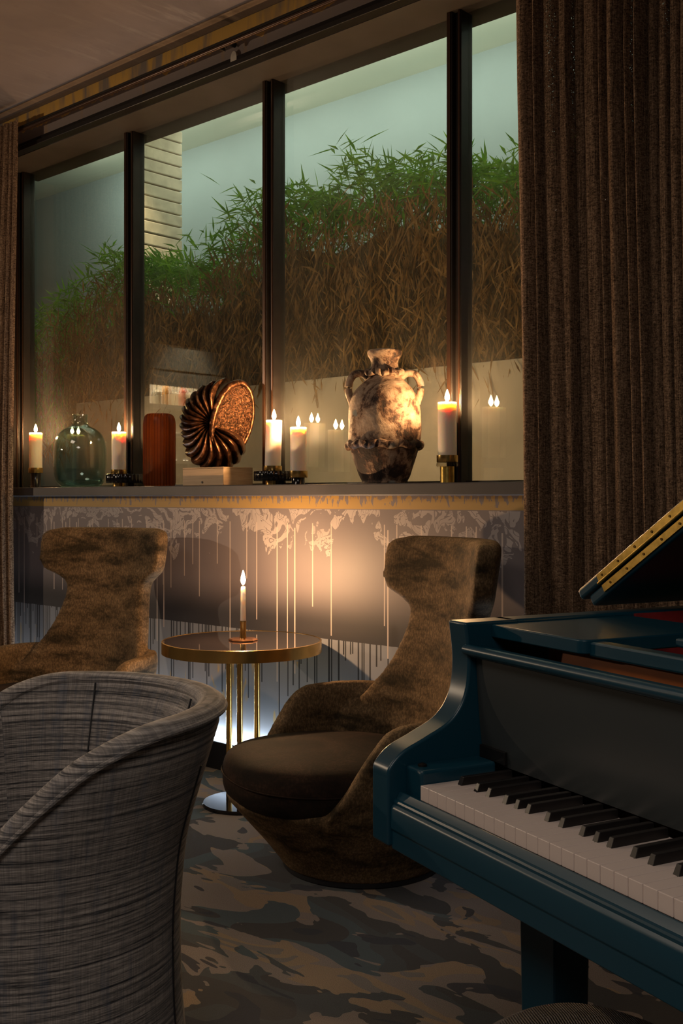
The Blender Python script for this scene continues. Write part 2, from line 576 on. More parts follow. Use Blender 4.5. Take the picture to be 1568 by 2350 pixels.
# ------------------------------------------------------------------ mesh helpers
class MB:
    def __init__(self):
        self.v, self.f = [], []

    def add(self, verts, faces):
        o = len(self.v)
        self.v += [tuple(p) for p in verts]
        self.f += [tuple(i + o for i in fc) for fc in faces]
        return self

    def box(self, x0, x1, y0, y1, z0, z1):
        return self.add([(x0, y0, z0), (x1, y0, z0), (x1, y1, z0), (x0, y1, z0), (x0, y0, z1), (x1, y0, z1), (x1, y1, z1), (x0, y1, z1)],
                        [(0, 3, 2, 1), (4, 5, 6, 7), (0, 1, 5, 4), (1, 2, 6, 5), (2, 3, 7, 6), (3, 0, 4, 7)])

    def lathe(self, prof, n=48, c=(0, 0), mod=None, cap0=True, cap1=True, closed=False):
        vs, fs = [], []
        m = len(prof)
        for i, (r, z) in enumerate(prof):
            for k in range(n):
                a = 2 * PI * k / n
                rr, zz = (r, z) if mod is None else mod(a, r, z, i)
                vs.append((c[0] + rr * math.cos(a), c[1] + rr * math.sin(a), zz))
        last = m if closed else m - 1
        for i in range(last):
            j = (i + 1) % m
            for k in range(n):
                k2 = (k + 1) % n
                fs.append((i * n + k, i * n + k2, j * n + k2, j * n + k))
        if not closed:
            if cap0:
                fs.append(tuple(reversed(range(n))))
            if cap1:
                fs.append(tuple((m - 1) * n + k for k in range(n)))
        return self.add(vs, fs)

    def tube(self, pts, rad, n=10, flat=1.0):
        pts = [Vector(p) for p in pts]
        vs, fs = [], []
        up = Vector((0, 0, 1))
        for i, p in enumerate(pts):
            d = (pts[min(i + 1, len(pts) - 1)] - pts[max(i - 1, 0)]).normalized()
            s = d.cross(up)
            if s.length < 1e-3:
                s = d.cross(Vector((0, 1, 0)))
            s.normalize()
            q = s.cross(d)
            r = rad[i] if isinstance(rad, (list, tuple)) else rad
            for k in range(n):
                a = 2 * PI * k / n
                vs.append(p + s * math.cos(a) * r * flat + q * math.sin(a) * r)
        for i in range(len(pts) - 1):
            for k in range(n):
                k2 = (k + 1) % n
                fs.append((i * n + k, i * n + k2, (i + 1) * n + k2, (i + 1) * n + k))
        fs.append(tuple(reversed(range(n))))
        fs.append(tuple((len(pts) - 1) * n + k for k in range(n)))
        return self.add(vs, fs)

    def prism(self, poly, lo, hi, axis='z'):
        """poly in the plane across the axis; axis x: (y,z), y: (x,z), z: (x,y)"""
        n = len(poly)

        def P(a, b, h):
            return {'x': (h, a, b), 'y': (a, h, b), 'z': (a, b, h)}[axis]
        vs = [P(a, b, lo) for a, b in poly] + [P(a, b, hi) for a, b in poly]
        fs = [tuple(reversed(range(n))), tuple(range(n, 2 * n))]
        fs += [(i, (i + 1) % n, n + (i + 1) % n, n + i) for i in range(n)]
        return self.add(vs, fs)

    def slab(self, front, back, nu, nv):
        """closed solid between two grids of nu x nv points (row-major: u outer)"""
        vs = list(front) + list(back)
        N = nu * nv
        fs = []
        for i in range(nu - 1):
            for j in range(nv - 1):
                a, b, c_, d = i * nv + j, (i + 1) * nv + j, (i + 1) * nv + j + 1, i * nv + j + 1
                fs.append((a, b, c_, d))
                fs.append((N + a, N + d, N + c_, N + b))
        for i in range(nu - 1):
            a, b = i * nv, (i + 1) * nv
            fs.append((a, N + a, N + b, b))
            a, b = i * nv + nv - 1, (i + 1) * nv + nv - 1
            fs.append((a, b, N + b, N + a))
        for j in range(nv - 1):
            a, b = j, j + 1
            fs.append((a, b, N + b, N + a))
            a, b = (nu - 1) * nv + j, (nu - 1) * nv + j + 1
            fs.append((a, N + a, N + b, b))
        return self.add(vs, fs)

    def mesh(self, name, mat, smooth=True, fix=True):
        me = bpy.data.meshes.new(name)
        me.from_pydata(self.v, [], self.f)
        if fix:
            bm = bmesh.new()
            bm.from_mesh(me)
            bmesh.ops.recalc_face_normals(bm, faces=bm.faces)
            bm.to_mesh(me)
            bm.free()
        if mat:
            me.materials.append(M[mat])
        for p in me.polygons:
            p.use_smooth = smooth
        if smooth:
            try:
                me.set_sharp_from_angle(angle=math.radians(38))
            except Exception:
                pass
        return me

    def build(self, name, mat, parent=None, smooth=True, bevel=0, seg=2, subsurf=0, fix=True):
        o = bpy.data.objects.new(name, self.mesh(name, mat, smooth, fix))
        C.objects.link(o)
        if parent:
            o.parent = parent
        if bevel:
            b = o.modifiers.new('bevel', 'BEVEL')
            b.width = bevel
            b.segments = seg
            b.limit_method = 'ANGLE'
            b.angle_limit = math.radians(40)
        if subsurf:
            s = o.modifiers.new('sub', 'SUBSURF')
            s.levels = s.render_levels = subsurf
        return o


def remeshed(mb, name, mat, voxel=.012, iters=10):
    """fuse the closed pieces of mb into one smooth upholstered skin"""
    tmp = bpy.data.objects.new('tmp', mb.mesh('tmp', None, False))
    C.objects.link(tmp)
    r = tmp.modifiers.new('r', 'REMESH')
    r.mode = 'VOXEL'
    r.voxel_size = voxel
    s = tmp.modifiers.new('s', 'SMOOTH')
    s.factor = .5
    s.iterations = iters
    dg = bpy.context.evaluated_depsgraph_get()
    me = bpy.data.meshes.new_from_object(tmp.evaluated_get(dg))
    bpy.data.objects.remove(tmp)
    me.name = name
    me.materials.clear()
    me.materials.append(M[mat])
    for p in me.polygons:
        p.use_smooth = True
    return me


def link(name, me, parent=None):
    o = bpy.data.objects.new(name, me)
    C.objects.link(o)
    if parent:
        o.parent = parent
    return o


def thing(name, label, cat, loc=(0, 0, 0), rz=0, group=None):
    o = bpy.data.objects.new(name, None)
    C.objects.link(o)
    o.empty_display_size = .05
    o.location = loc
    o.rotation_euler = (0, 0, rz)
    o['label'] = label
    o['category'] = cat
    if group:
        o['group'] = group
    return o


def tag(o, label, cat, group=None):
    o['label'] = label
    o['category'] = cat
    if group:
        o['group'] = group
    return o


def struct(o, label=None):
    o['kind'] = 'structure'
    if label:
        o['label'] = label
    return o


def copy_tree(root, loc, rz, label, group=None):
    r = root.copy()
    C.objects.link(r)
    r.location = loc
    r.rotation_euler = (0, 0, rz)
    r['label'] = label
    if group:
        r['group'] = group
    for ch in list(root.children):
        c_ = ch.copy()
        C.objects.link(c_)
        c_.parent = r
        for g in list(ch.children):
            d = g.copy()
            C.objects.link(d)
            d.parent = c_
    return r


def lerp(a, b, t):
    return a + (b - a) * t


def curve1(pts, x):
    """smooth interpolation through (x, y) pairs"""
    if x <= pts[0][0]:
        return pts[0][1]
    for i in range(len(pts) - 1):
        x0, y0 = pts[i]
        x1, y1 = pts[i + 1]
        if x <= x1:
            t = (x - x0) / (x1 - x0)
            xm, ym = pts[i - 1] if i > 0 else (2 * x0 - x1, y0)
            xp, yp = pts[i + 2] if i + 2 < len(pts) else (2 * x1 - x0, y1)
            m0 = (y1 - ym) / (x1 - xm) * (x1 - x0)
            m1 = (yp - y0) / (xp - x0) * (x1 - x0)
            t2, t3 = t * t, t * t * t
            return (2 * t3 - 3 * t2 + 1) * y0 + (t3 - 2 * t2 + t) * m0 + (-2 * t3 + 3 * t2) * y1 + (t3 - t2) * m1
    return pts[-1][1]


def spline(pts, n=6, closed=False):
    out = []
    m = len(pts)
    rng = range(m) if closed else range(m - 1)
    for i in rng:
        p0 = Vector(pts[(i - 1) % m] if closed or i > 0 else pts[0])
        p1 = Vector(pts[i])
        p2 = Vector(pts[(i + 1) % m])
        p3 = Vector(pts[(i + 2) % m] if closed or i + 2 < m else pts[-1])
        for k in range(n):
            t = k / n
            out.append(tuple(.5 * ((2 * p1) + (-p0 + p2) * t + (2 * p0 - 5 * p1 + 4 * p2 - p3) * t * t + (-p0 + 3 * p1 - 3 * p2 + p3) * t ** 3)))
    if not closed:
        out.append(tuple(pts[-1]))
    return out


# ================================================================== THE SETTING
WY = 3.13           # room face of the window wall
GY = 3.35           # glass
SILL = 1.215
HEAD = 2.985
CEIL = 3.19
XL, XR = -9.0, 4.5
YB = -4.0
struct(MB().box(XL, XR, YB, WY + .3, -.05, 0).build('floor', 'carpet', smooth=False), 'patterned carpet in beige, slate and navy brush-stroke shapes')
struct(MB().box(XL, XR, YB, WY + .3, CEIL, CEIL + .1).build('ceiling', 'ceiling', smooth=False), 'stained brown plaster ceiling')
m = MB()
m.box(XL, XR, WY, WY + .25, 0, SILL - .046)
m.box(XL, XR, WY, WY + .25, HEAD + .046, CEIL)
m.box(XL, -5.52, WY, WY + .25, SILL - .046, HEAD + .046)
m.box(-.40, XR, WY, WY + .25, SILL - .046, HEAD + .046)
struct(m.build('wall_window', 'mural', smooth=False), 'window wall with painted ornament, gilt band and paint drips')
struct(MB().box(XL - .1, XL, YB, WY + .3, 0, CEIL).build('wall_left', 'room_dark', smooth=False))
struct(MB().box(XR, XR + .1, YB, WY + .3, 0, CEIL).build('wall_right', 'room_dark', smooth=False))
struct(MB().box(XL, XR, YB - .1, YB, 0, CEIL).build('wall_back', 'room_dark', smooth=False))

# baseboard with the light strip lying in its top groove
bb = struct(MB().box(XL, XR, WY - .045, WY, 0, .118).build('baseboard_window', 'base_black', smooth=False, bevel=.003))
led = MB().box(-6.5, -.9, WY - .020, WY - .004, .1185, .124).build('light_strip', 'led', smooth=False)
tag(led, 'thin cold white light strip along the top of the black baseboard', 'light strip')
lamp('light_strip_light', 'AREA', (-3.7, WY - .022, .128), 17, (.72, .86, 1.0), rot=(math.radians(172), 0, 0), size=5.4, size_y=.015)

# sill, head and mullions
m = MB().box(-5.52, -.40, WY - .045, GY + .10, SILL - .046, SILL)
struct(m.build('trim_1', 'sill_grey', smooth=False, bevel=.004), 'dark grey window sill carrying the candles')
m = MB().box(-5.52, -.40, WY + .02, GY + .12, HEAD, HEAD + .05)
struct(m.build('trim_2', 'soffit', smooth=False), 'dark underside of the window recess')
m = MB().box(-5.54, -.38, WY - .03, WY + .02, HEAD + .002, HEAD + .024)
m.box(-5.54, -.38, WY - .012, WY + .02, HEAD + .024, HEAD + .050)
struct(m.build('trim_3', 'black_metal', smooth=False, bevel=.002), 'black steel head frame over the window')
mull = [-5.444, -4.442, -3.4406, -2.4366, -1.435, -.43]
tn = 4
for i, x in enumerate(mull):
    root = MB()
    root.box(x - .030, x - .004, GY - .050, GY + .03, SILL, HEAD)
    root.box(x - .004, x + .016, GY - .030, GY + .03, SILL, HEAD)
    root.box(x + .016, x + .032, GY - .042, GY + .03, SILL, HEAD)
    o = root.build('trim_%d' % tn, 'dark_frame', smooth=False, bevel=.002)
    struct(o, 'slim dark bronze window mullion')
    MB().box(x - .026, x - .010, GY - .054, GY - .050, SILL, HEAD).build('bead', 'bronze_frame', o, smooth=False, bevel=.001)
    MB().box(x + .019, x + .028, GY - .046, GY - .042, SILL, HEAD).build('bead', 'bronze_frame', o, smooth=False, bevel=.001)
    tn += 1
m = MB().box(-5.52, -5.474, GY - .06, GY + .03, SILL, HEAD)
struct(m.build('trim_%d' % tn, 'dark_frame', smooth=False), 'dark jamb at the left end of the window')
for i in range(5):
    x0, x1 = mull[i] + .032, mull[i + 1] - .030
    struct(MB().box(x0, x1, GY, GY + .020, SILL + .010, HEAD).build('window_%d' % (i + 1), 'pane', smooth=False), 'tall glass pane')
    o = struct(MB().box(x0, x1, GY - .012, GY + .03, SILL, SILL + .010).build('trim_%d' % (tn + 1 + i), 'dark_frame', smooth=False), 'bottom glazing bead')

# ---- courtyard outside
struct(MB().box(-14, 3, WY + .35, 8.0, -.1, -.02).build('ground', 'ground_dark', smooth=False), 'dark courtyard ground outside')
struct(MB().box(-16, 5, 6.6, 6.7, 0, 4.43).build('wall_courtyard', 'courtyard', smooth=False), 'pale blue-grey courtyard wall')
struct(MB().box(-16, 5, 3.6, 6.7, 4.43, 4.5).build('canopy', 'canopy', smooth=False), 'pale canopy soffit over the courtyard')
struct(MB().box(-16.1, -16, 3.6, 6.7, 0, 4.5).build('wall_courtyard_left', 'courtyard', smooth=False))
pl = MB()
pl.box(-6.37, .2, 4.30, 4.36, 0, 1.81)
pl.box(-6.37, .2, 4.95, 5.01, 0, 1.81)
pl.box(-6.37, -6.31, 4.36, 4.95, 0, 1.81)
pl.box(-6.31, .2, 4.36, 4.95, 1.6, 1.75)
struct(pl.build('wall_planter', 'concrete', smooth=False, bevel=.006), 'long pale concrete planter outside the window')

pil = thing('stone_pillar', 'warmly lit pale stone pillar in the courtyard behind the hedge', 'pillar', (-7.16, 5.6, 0))
rr = random.Random(3)
for k in range(43):
    h = .1
    mb = MB().box(-.10 + rr.uniform(-.006, .006), .10 + rr.uniform(-.006, .006), -.2 + rr.uniform(-.012, .012), .2, k * h + .004, (k + 1) * h - .004)
    mb.build('stone_course', 'stone_pale', pil, smooth=False, bevel=.008)
lamp('pillar_spot', 'SPOT', (-6.75, 4.9, 4.3), 130, (1.0, .76, .45), rot=(math.radians(18), 0, math.radians(38)), radius=.05, spot=55)

# ================================================================== HEDGE
hedge = thing('bamboo_hedge', 'dense bamboo hedge, green on top and dry brown below, in the planter outside', 'hedge', (-3.5, 4.65, 1.75))


def blade(mb, base, d, L, W, droop, nrm):
    d = d.normalized()
    s = d.cross(nrm)
    if s.length < 1e-3:
        s = d.cross(Vector((1, 0, 0)))
    s.normalize()
    p1 = base + d * L * .4 + Vector((0, 0, -droop * L * .15))
    p2 = base + d * L + Vector((0, 0, -droop * L * .6))
    mb.add([base, p1 + s * W, p2, p1 - s * W], [(0, 1, 2), (0, 2, 3)])


def hedge_top(x):
    return curve1([(-7.6, 2.0), (-7.1, 2.42), (-6.6, 2.62), (-6.18, 2.82), (-5.8, 2.74), (-5.44, 2.68), (-5.0, 2.76), (-4.64, 2.90), (-4.28, 2.92), (-3.8, 2.97), (-3.4, 2.88), (-2.75, 2.84), (-2.2, 2.90), (0, 2.9)], x) + .035 * math.sin(x * 5.1) + .03 * math.sin(x * 11.3 + 1)


org = Vector(hedge.location)
rg = random.Random(11)
green, dry, stems = MB(), MB(), MB()
for i in range(11500):
    x = rg.uniform(-7.4, .1)
    tz = hedge_top(x)
    y = rg.uniform(4.28, 5.0)
    z = tz - abs(rg.gauss(0, .11)) - .05 + .05 * rg.random()
    d = Vector((rg.gauss(0, .8), rg.gauss(-.15, .5), rg.gauss(.25, .5)))
    blade(green, Vector((x, y, z)) - org, d, rg.uniform(.08, .19), rg.uniform(.006, .011), rg.uniform(.1, .9), Vector((rg.gauss(0, .3), rg.gauss(-.6, .4), 1)))
# taller shoots
for x0 in (-4.75, -3.95, -2.62, -2.42, -2.2, -5.35):
    for k in range(26):
        z = hedge_top(x0) + rg.uniform(-.02, .14)
        d = Vector((rg.gauss(0, .8), rg.gauss(-.1, .4), rg.gauss(.4, .4)))
        blade(green, Vector((x0 + rg.gauss(0, .05), 4.45 + rg.gauss(0, .06), z)) - org, d, rg.uniform(.12, .22), .009, .4, Vector((0, -.6, 1)))
# hanging tuft at the left end
for k in range(110):
    d = Vector((rg.gauss(0, .35), rg.gauss(-.1, .3), -1))
    blade(green, Vector((-6.75 + rg.gauss(0, .10), 4.3 + rg.gauss(0, .1), rg.uniform(1.72, 2.1))) - org, d, rg.uniform(.12, .22), .010, .4, Vector((0, -1, .3)))
for i in range(19000):
    x = rg.uniform(-7.2, .1)
    tz = hedge_top(x) - rg.uniform(.15, .28)
    lo = 1.72 if x > -6.3 else 1.5
    z = lo + (tz - lo) * rg.random() ** .9
    y = 4.27 + abs(rg.gauss(0, .22))
    hang = rg.random() < .6
    d = Vector((rg.gauss(0, .55), rg.gauss(-.1, .35), -1 if hang else .8))
    blade(dry, Vector((x, y, z)) - org, d, rg.uniform(.06, .17), rg.uniform(.0035, .0075), rg.uniform(0, .5), Vector((rg.gauss(0, .6), -1, rg.gauss(0, .4))))
for i in range(1500):
    x = rg.uniform(-6.25, .1)
    y = rg.uniform(4.38, 4.9)
    top = hedge_top(x) - rg.uniform(.05, .6)
    lean = rg.gauss(0, .22)
    p0 = Vector((x, y, 1.74)) - org
    p1 = Vector((x + lean * .5, y - .03, (1.74 + top) / 2)) - org
    p2 = Vector((x + lean + rg.gauss(0, .06), y - rg.uniform(0, .14), top)) - org
    wd = rg.uniform(.002, .0042)
    s = Vector((wd, 0, 0))
    s2 = Vector((0, wd, 0))
    stems.add([p0 - s, p0 + s, p1 + s, p1 - s, p2 + s * .5, p2 - s * .5], [(0, 1, 2, 3), (3, 2, 4, 5)])
    stems.add([p0 - s2, p0 + s2, p1 + s2, p1 - s2, p2 + s2 * .5, p2 - s2 * .5], [(0, 1, 2, 3), (3, 2, 4, 5)])
for nm, mb, mt in (('green_leaves', green, 'leaf_green'), ('dry_leaves', dry, 'leaf_dry'), ('stems', stems, 'stem_dry')):
    o = mb.build(nm, mt, hedge, smooth=False, fix=False)
    o['kind'] = 'stuff'
# dark core so the hedge is not see-through
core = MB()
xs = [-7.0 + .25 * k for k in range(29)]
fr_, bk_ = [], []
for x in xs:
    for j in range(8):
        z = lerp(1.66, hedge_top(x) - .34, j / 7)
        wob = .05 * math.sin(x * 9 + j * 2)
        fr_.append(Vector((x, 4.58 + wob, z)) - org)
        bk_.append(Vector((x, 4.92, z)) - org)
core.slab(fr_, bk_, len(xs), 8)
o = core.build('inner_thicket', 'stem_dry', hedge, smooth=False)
o['kind'] = 'stuff'

# ================================================================== CURTAINS


def curtain(name, x0, x1, y, z0, z1, label, seed, flare=0.0, ref=None):
    r = random.Random(seed)
    n = int((x1 - x0) / .0022)
    # irregular round pleats: each fold gets its own width and depth
    a = []
    x_, k_ = 0.0, 0
    folds = []
    while x_ < (x1 - x0) + .05:
        wl = r.choice([r.uniform(.024, .036), r.uniform(.028, .042), r.uniform(.045, .070)])
        folds.append((x_, wl, (r.uniform(.016, .030) if wl < .044 else r.uniform(.028, .040)), r.uniform(-.022, .012)))
        x_ += wl
    fi = 0
    for i in range(n + 1):
        xx = (x1 - x0) * i / n
        while fi + 1 < len(folds) and xx >= folds[fi + 1][0]:
            fi += 1
        f0, wl, dp, off = folds[fi]
        tt = (xx - f0) / wl
        a.append(-dp * (max(0.0, math.sin(PI * tt)) ** .62) + off * math.sin(PI * tt) ** 2)
    nz = 26
    fr, bk = [], []
    for i in range(n + 1):
        x = x0 + (x1 - x0) * i / n
        for j in range(nz):
            t = j / (nz - 1)
            z = lerp(z0, z1, t)
            top = 1 - .55 * max(0, t - .8) / .2
            yy = y + a[i] * top * (1 + .25 * math.sin(z * 1.9 + i * .011)) + .010 * math.sin(z * 1.6 + i * .004)
            xx = x + .007 * math.sin(z * 1.5 + i * .006) - flare * (t - .5)
            fr.append((xx, yy, z))
            bk.append((xx, yy + .006, z))
    root = thing(name, label, 'curtain', ((x0 + x1) / 2, y, 0))
    lo = Vector(root.location)
    mb = MB().slab([Vector(p) - lo for p in fr], [Vector(p) - lo for p in bk], n + 1, nz)
    mb.build('fabric', 'boucle', root)
    return root


cr = curtain('curtain', -1.940, -.75, 3.00, .02, 3.13, 'heavy brown boucle curtain hanging in folds at the right of the window behind the piano', 5, flare=.02)
cl = curtain('curtain', -6.3, -5.002, 3.01, .02, 3.10, 'brown boucle curtain at the left edge, beside the left wing chair', 9)
# rail and bracket
rail = thing('curtain_rail', 'thin dark metal curtain rail running below the gilt ceiling band', 'curtain rail', (-3.5, 3.05, 3.06))
MB().tube([(-3.0, 0, 0), (3.2, 0, 0)], .009, 10).build('rod', 'bronze_frame', rail)
MB().box(-3.0, 3.2, -.006, .006, .008, .020).build('track', 'black_metal', rail, smooth=False)
br = thing('rail_bracket', 'black forked bracket with a pale screw plate holding the curtain rail', 'bracket', (-3.455, 3.10, 3.055))
MB().tube([(-.045, -.05, .022), (-.02, -.045, .005), (.0, -.03, -.006)], [.007, .008, .008], 8).build('arm', 'black_metal', br)
MB().tube([(.005, .02, .03), (.005, -.03, .028), (.004, -.04, .0)], [.012, .012, .010], 8).build('arm', 'black_metal', br)
pt = MB().lathe([(.0, -.006), (.026, -.006), (.026, .006), (.0, .006)], 20)
pt.v = [(x * .75, z + .022, y * 1.35 - .03) for x, y, z in pt.v]
o = pt.build('screw_plate', 'bone', br)
sc = MB().lathe([(0, -.001), (.006, -.001), (.006, .003), (0, .003)], 10)
sc.v = [(x, z + .014, y - .045) for x, y, z in sc.v]
sc.build('screw_hole', 'black_metal', o)

# ================================================================== CANDLES ON THE SILL


def flame_mesh(h=.046, r=.0095):
    return MB().lathe([(.0004, 0), (r * .55, h * .10), (r * .95, h * .25), (r, h * .38), (r * .8, h * .58), (r * .45, h * .8), (.0004, h)], 14, cap0=False, cap1=False)


fl_me = flame_mesh().mesh('flame', 'flame')
fl_small = flame_mesh(.058, .0095).mesh('flame', 'flame')


def pillar_candle(x, y, z0, r, h, label, lean=0.0, power=1.0):
    t = thing('pillar_candle', label, 'candle', (x, y, z0), 0, 'lit pillar candles on the sill')
    prof = [(0, 0), (r * .97, 0), (r, .004), (r, h - .006), (r * .985, h - .001), (r * .95, h), (r * .86, h - .003), (r * .6, h - .008), (r * .2, h - .010), (0.0005, h - .010)]
    mb = MB().lathe(prof, 40, cap0=False, cap1=False)
    mb.v = [(vx + lean * vz / h, vy, vz) for vx, vy, vz in mb.v]
    mb.build('wax', 'wax', t)
    MB().tube([(lean, 0, h - .011), (lean + .001, 0, h + .004)], .0016, 6).build('wick', 'wick', t)
    f = link('flame', fl_me, t)
    f.location = (lean, 0, h + .002)
    lp = lamp('candle_light', 'POINT', (lean, 0, h + .020), 11.0 * power, (1.0, .56, .24), radius=.009)
    lp.parent = t
    return t


def holder_simple(x, y, z, r, h, label):
    t = thing('candle_holder', label, 'candle holder', (x, y, z), 0, 'candle holders on the sill')
    MB().lathe([(0, 0), (r * .86, 0), (r * .86, .003), (r * .80, .006), (r * .80, h - .022), (0, h - .022)], 40, cap0=False, cap1=False).build('stem', 'black_lacquer', t)
    MB().lathe([(0, h - .022), (r * 1.10, h - .022), (r * 1.14, h - .019), (r * 1.14, h + .006), (r * 1.08, h + .006), (r * 1.06, h), (0, h)], 40, cap0=False, cap1=False).build('cup', 'brass', t)
    return t


def holder_disc(x, y, z, r, h, off, rd, label):
    t = thing('candle_holder', label, 'candle holder', (x, y, z), 0, 'candle holders on the sill')
    MB().lathe([(0, 0), (r * .9, 0), (r * .9, .020), (0, .020)], 36, cap0=False, cap1=False).build('foot', 'brass', t)

    def mod(a, rr, zz, i):
        return (rr * (1 + .02 * math.cos(24 * a)) if rr > rd * .8 else rr, zz)
    b = MB().lathe([(0, .018), (rd * .97, .018), (rd, .022), (rd, h - .020), (rd * .97, h - .016), (0, h - .016)], 144, c=(off, 0), cap0=False, cap1=False, mod=mod)
    b.build('disc', 'black_lacquer', t)
    MB().lathe([(0, h - .016), (r * 1.12, h - .016), (r * 1.15, h - .014), (r * 1.15, h + .007), (r * 1.08, h + .007), (r * 1.06, h), (0, h)], 40, cap0=False, cap1=False).build('cup', 'brass', t)
    MB().lathe([(0, 0), (r * .55, 0), (r * .55, .018), (0, .018)], 24, c=(off + rd * .55, .01), cap0=False, cap1=False).build('foot', 'black_lacquer', t)
    return t


S0 = SILL
holder_simple(-5.171, 3.235, S0, .034, .102, 'black candle holder with brass cup at the far left of the sill')
pillar_candle(-5.171, 3.235, S0 + .102, .035, .194, 'lit pillar candle farthest left, beside the teal glass vase')
holder_disc(-4.426, 3.235, S0, .034, .078, .045, .088, 'wide black disc candle holder between the teal vase and the amber vase')
pillar_candle(-4.426, 3.235, S0 + .078, .035, .192, 'lit pillar candle between the teal vase and the amber vase')
holder_disc(-3.338, 3.235, S0, .034, .075, .0, .080, 'wide black disc candle holder right of the pale wooden block')
pillar_candle(-3.338, 3.235, S0 + .075, .0345, .200, 'lit leaning pillar candle in front of the middle mullion', lean=.008)
holder_simple(-3.185, 3.235, S0, .034, .052, 'low black candle holder with brass cup left of the amphora')
pillar_candle(-3.185, 3.235, S0 + .052, .034, .187, 'lit shorter pillar candle just left of the amphora')
t = thing('candle_holder', 'tall olive brass candle holder with a glass ring, right of the amphora', 'candle holder', (-2.396, 3.21, S0), 0, 'candle holders on the sill')
MB().lathe([(0, 0), (.026, 0), (.026, .060), (0, .060)], 40, cap0=False, cap1=False).build('stem', 'old_brass', t)


def twist(a, rr, zz, i):
    return (rr * (1 + .035 * math.cos(14 * a + zz * 160)) if rr > .03 else rr, zz)


MB().lathe([(0, .060), (.036, .060), (.0385, .064), (.0385, .072), (.036, .076), (0, .076)], 112, cap0=False, cap1=False, mod=twist).build('glass_ring', 'clear_glass', t)
MB().lathe([(0, .076), (.038, .076), (.039, .078), (.039, .101), (.037, .101), (.036, .095), (0, .095)], 40, cap0=False, cap1=False).build('cup', 'brass', t)
pillar_candle(-2.396, 3.21, S0 + .095, .0345, .200, 'tallest lit pillar candle, right of the amphora')

# ================================================================== VASES
outer = [(.0005, .004), (.075, .0), (.098, .006), (.118, .026), (.127, .06), (.1315, .11), (.1315, .17), (.128, .21), (.120, .245), (.105, .272), (.080, .294), (.056, .306), (.043, .315), (.0385, .326), (.0375, .345), (.0385, .362), (.040, .369)]
op = spline(outer, 4)
inner = [(max(.0004, r - .005), z + (.010 if z < .03 else 0)) for r, z in op]
vz = thing('glass_vase', 'rounded teal glass bottle vase with short neck on the window sill', 'vase', (-4.705, 3.20, SILL))
MB().lathe(op + list(reversed(inner)), 72, cap0=False, cap1=False).build('vase_body', 'teal_glass', vz)

# amber ribbed slab vase
av = thing('amber_vase', 'ribbed amber glass vase with rounded shoulders on the sill', 'vase', (-4.063, 3.20, SILL), math.radians(-4 + 42))


def amber_ring(k, z, s=1.0):
    pts = []
    for i in range(144):
        a = 2 * PI * i / 144
        cx, sx = math.cos(a), math.sin(a)
        e = .5
        x = .070 * k * math.copysign(abs(cx) ** e, cx)
        y = .050 * k * math.copysign(abs(sx) ** e, sx)
        rib = 1 + .040 * math.cos(36 * a)
        pts.append((x * rib, y * rib, z))
    return pts


vs, fs = [], []
prof = [(.86, 0), (.96, .005), (1, .018), (1, .285), (.985, .302), (.945, .318), (.87, .330), (.74, .338), (.5, .341)]
for k, z in prof:
    vs += amber_ring(k, z)
for i in range(len(prof) - 1):
    for k in range(144):
        fs.append((i * 144 + k, i * 144 + (k + 1) % 144, (i + 1) * 144 + (k + 1) % 144, (i + 1) * 144 + k))
fs.append(tuple(reversed(range(144))))
fs.append(tuple((len(prof) - 1) * 144 + k for k in range(144)))
MB().add(vs, fs).build('vase_body', 'amber_glass', av)

# amphora
am = thing('amphora', 'weathered two-handled terracotta amphora with crimped bands on the sill', 'amphora', (-2.70, 3.215, SILL), math.radians(42 - 4))
ap = spline([(.0005, 0), (.082, 0), (.088, .012), (.100, .035), (.118, .085), (.131, .135), (.138, .160), (.139, .20), (.140, .250), (.136, .300), (.120, .345), (.095, .378), (.070, .402), (.062, .418), (.062, .432), (.055, .446), (.052, .462), (.055, .478), (.063, .490), (.066, .500), (.066, .510), (.058, .514), (.050, .508), (.046, .480), (.046, .44)], 3)


def rough_mod(a, r, z, i):
    p = Vector((r * math.cos(a), r * math.sin(a), z))
    return (r * (1 + .018 * mnoise.noise(p * 22) + .02 * mnoise.noise(p * 7)), z) if r > .02 else (r, z)


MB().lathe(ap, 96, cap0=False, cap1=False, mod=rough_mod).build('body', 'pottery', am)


def crimp(rc, zc, rad, n):
    prof = [(rc + rad * math.cos(b), zc + rad * 1.1 * math.sin(b)) for b in [2 * PI * k / 12 for k in range(12)]]

    def mod(a, r, z, i):
        s = max(0, math.cos(n * a)) ** 2
        out = max(0, (r - rc) / rad)
        return (r - .010 * s * out + .003 * (1 - s), z + .004 * math.sin(n * a * .5 + 1) + .003 * mnoise.noise(Vector((a * 3, z * 30, 1))))
    return MB().lathe(prof, 200, closed=True, mod=mod)


crimp(.137, .148, .014, 22).build('crimped_band', 'pottery', am)
crimp(.066, .424, .012, 15).build('crimped_band', 'pottery', am)
for s in (-1, 1):
    pts = spline([(s * .060, 0, .405), (s * .085, 0, .425), (s * .118, 0, .420), (s * .137, 0, .388), (s * .138, 0, .350), (s * .127, 0, .318), (s * .126, 0, .285)], 5)
    n_ = len(pts)
    MB().tube(pts, [.0145 if k < n_ * .8 else lerp(.0145, .008, (k - n_ * .8) / (n_ * .2)) for k in range(n_)], 12, flat=1.25).build('handle', 'pottery', am)

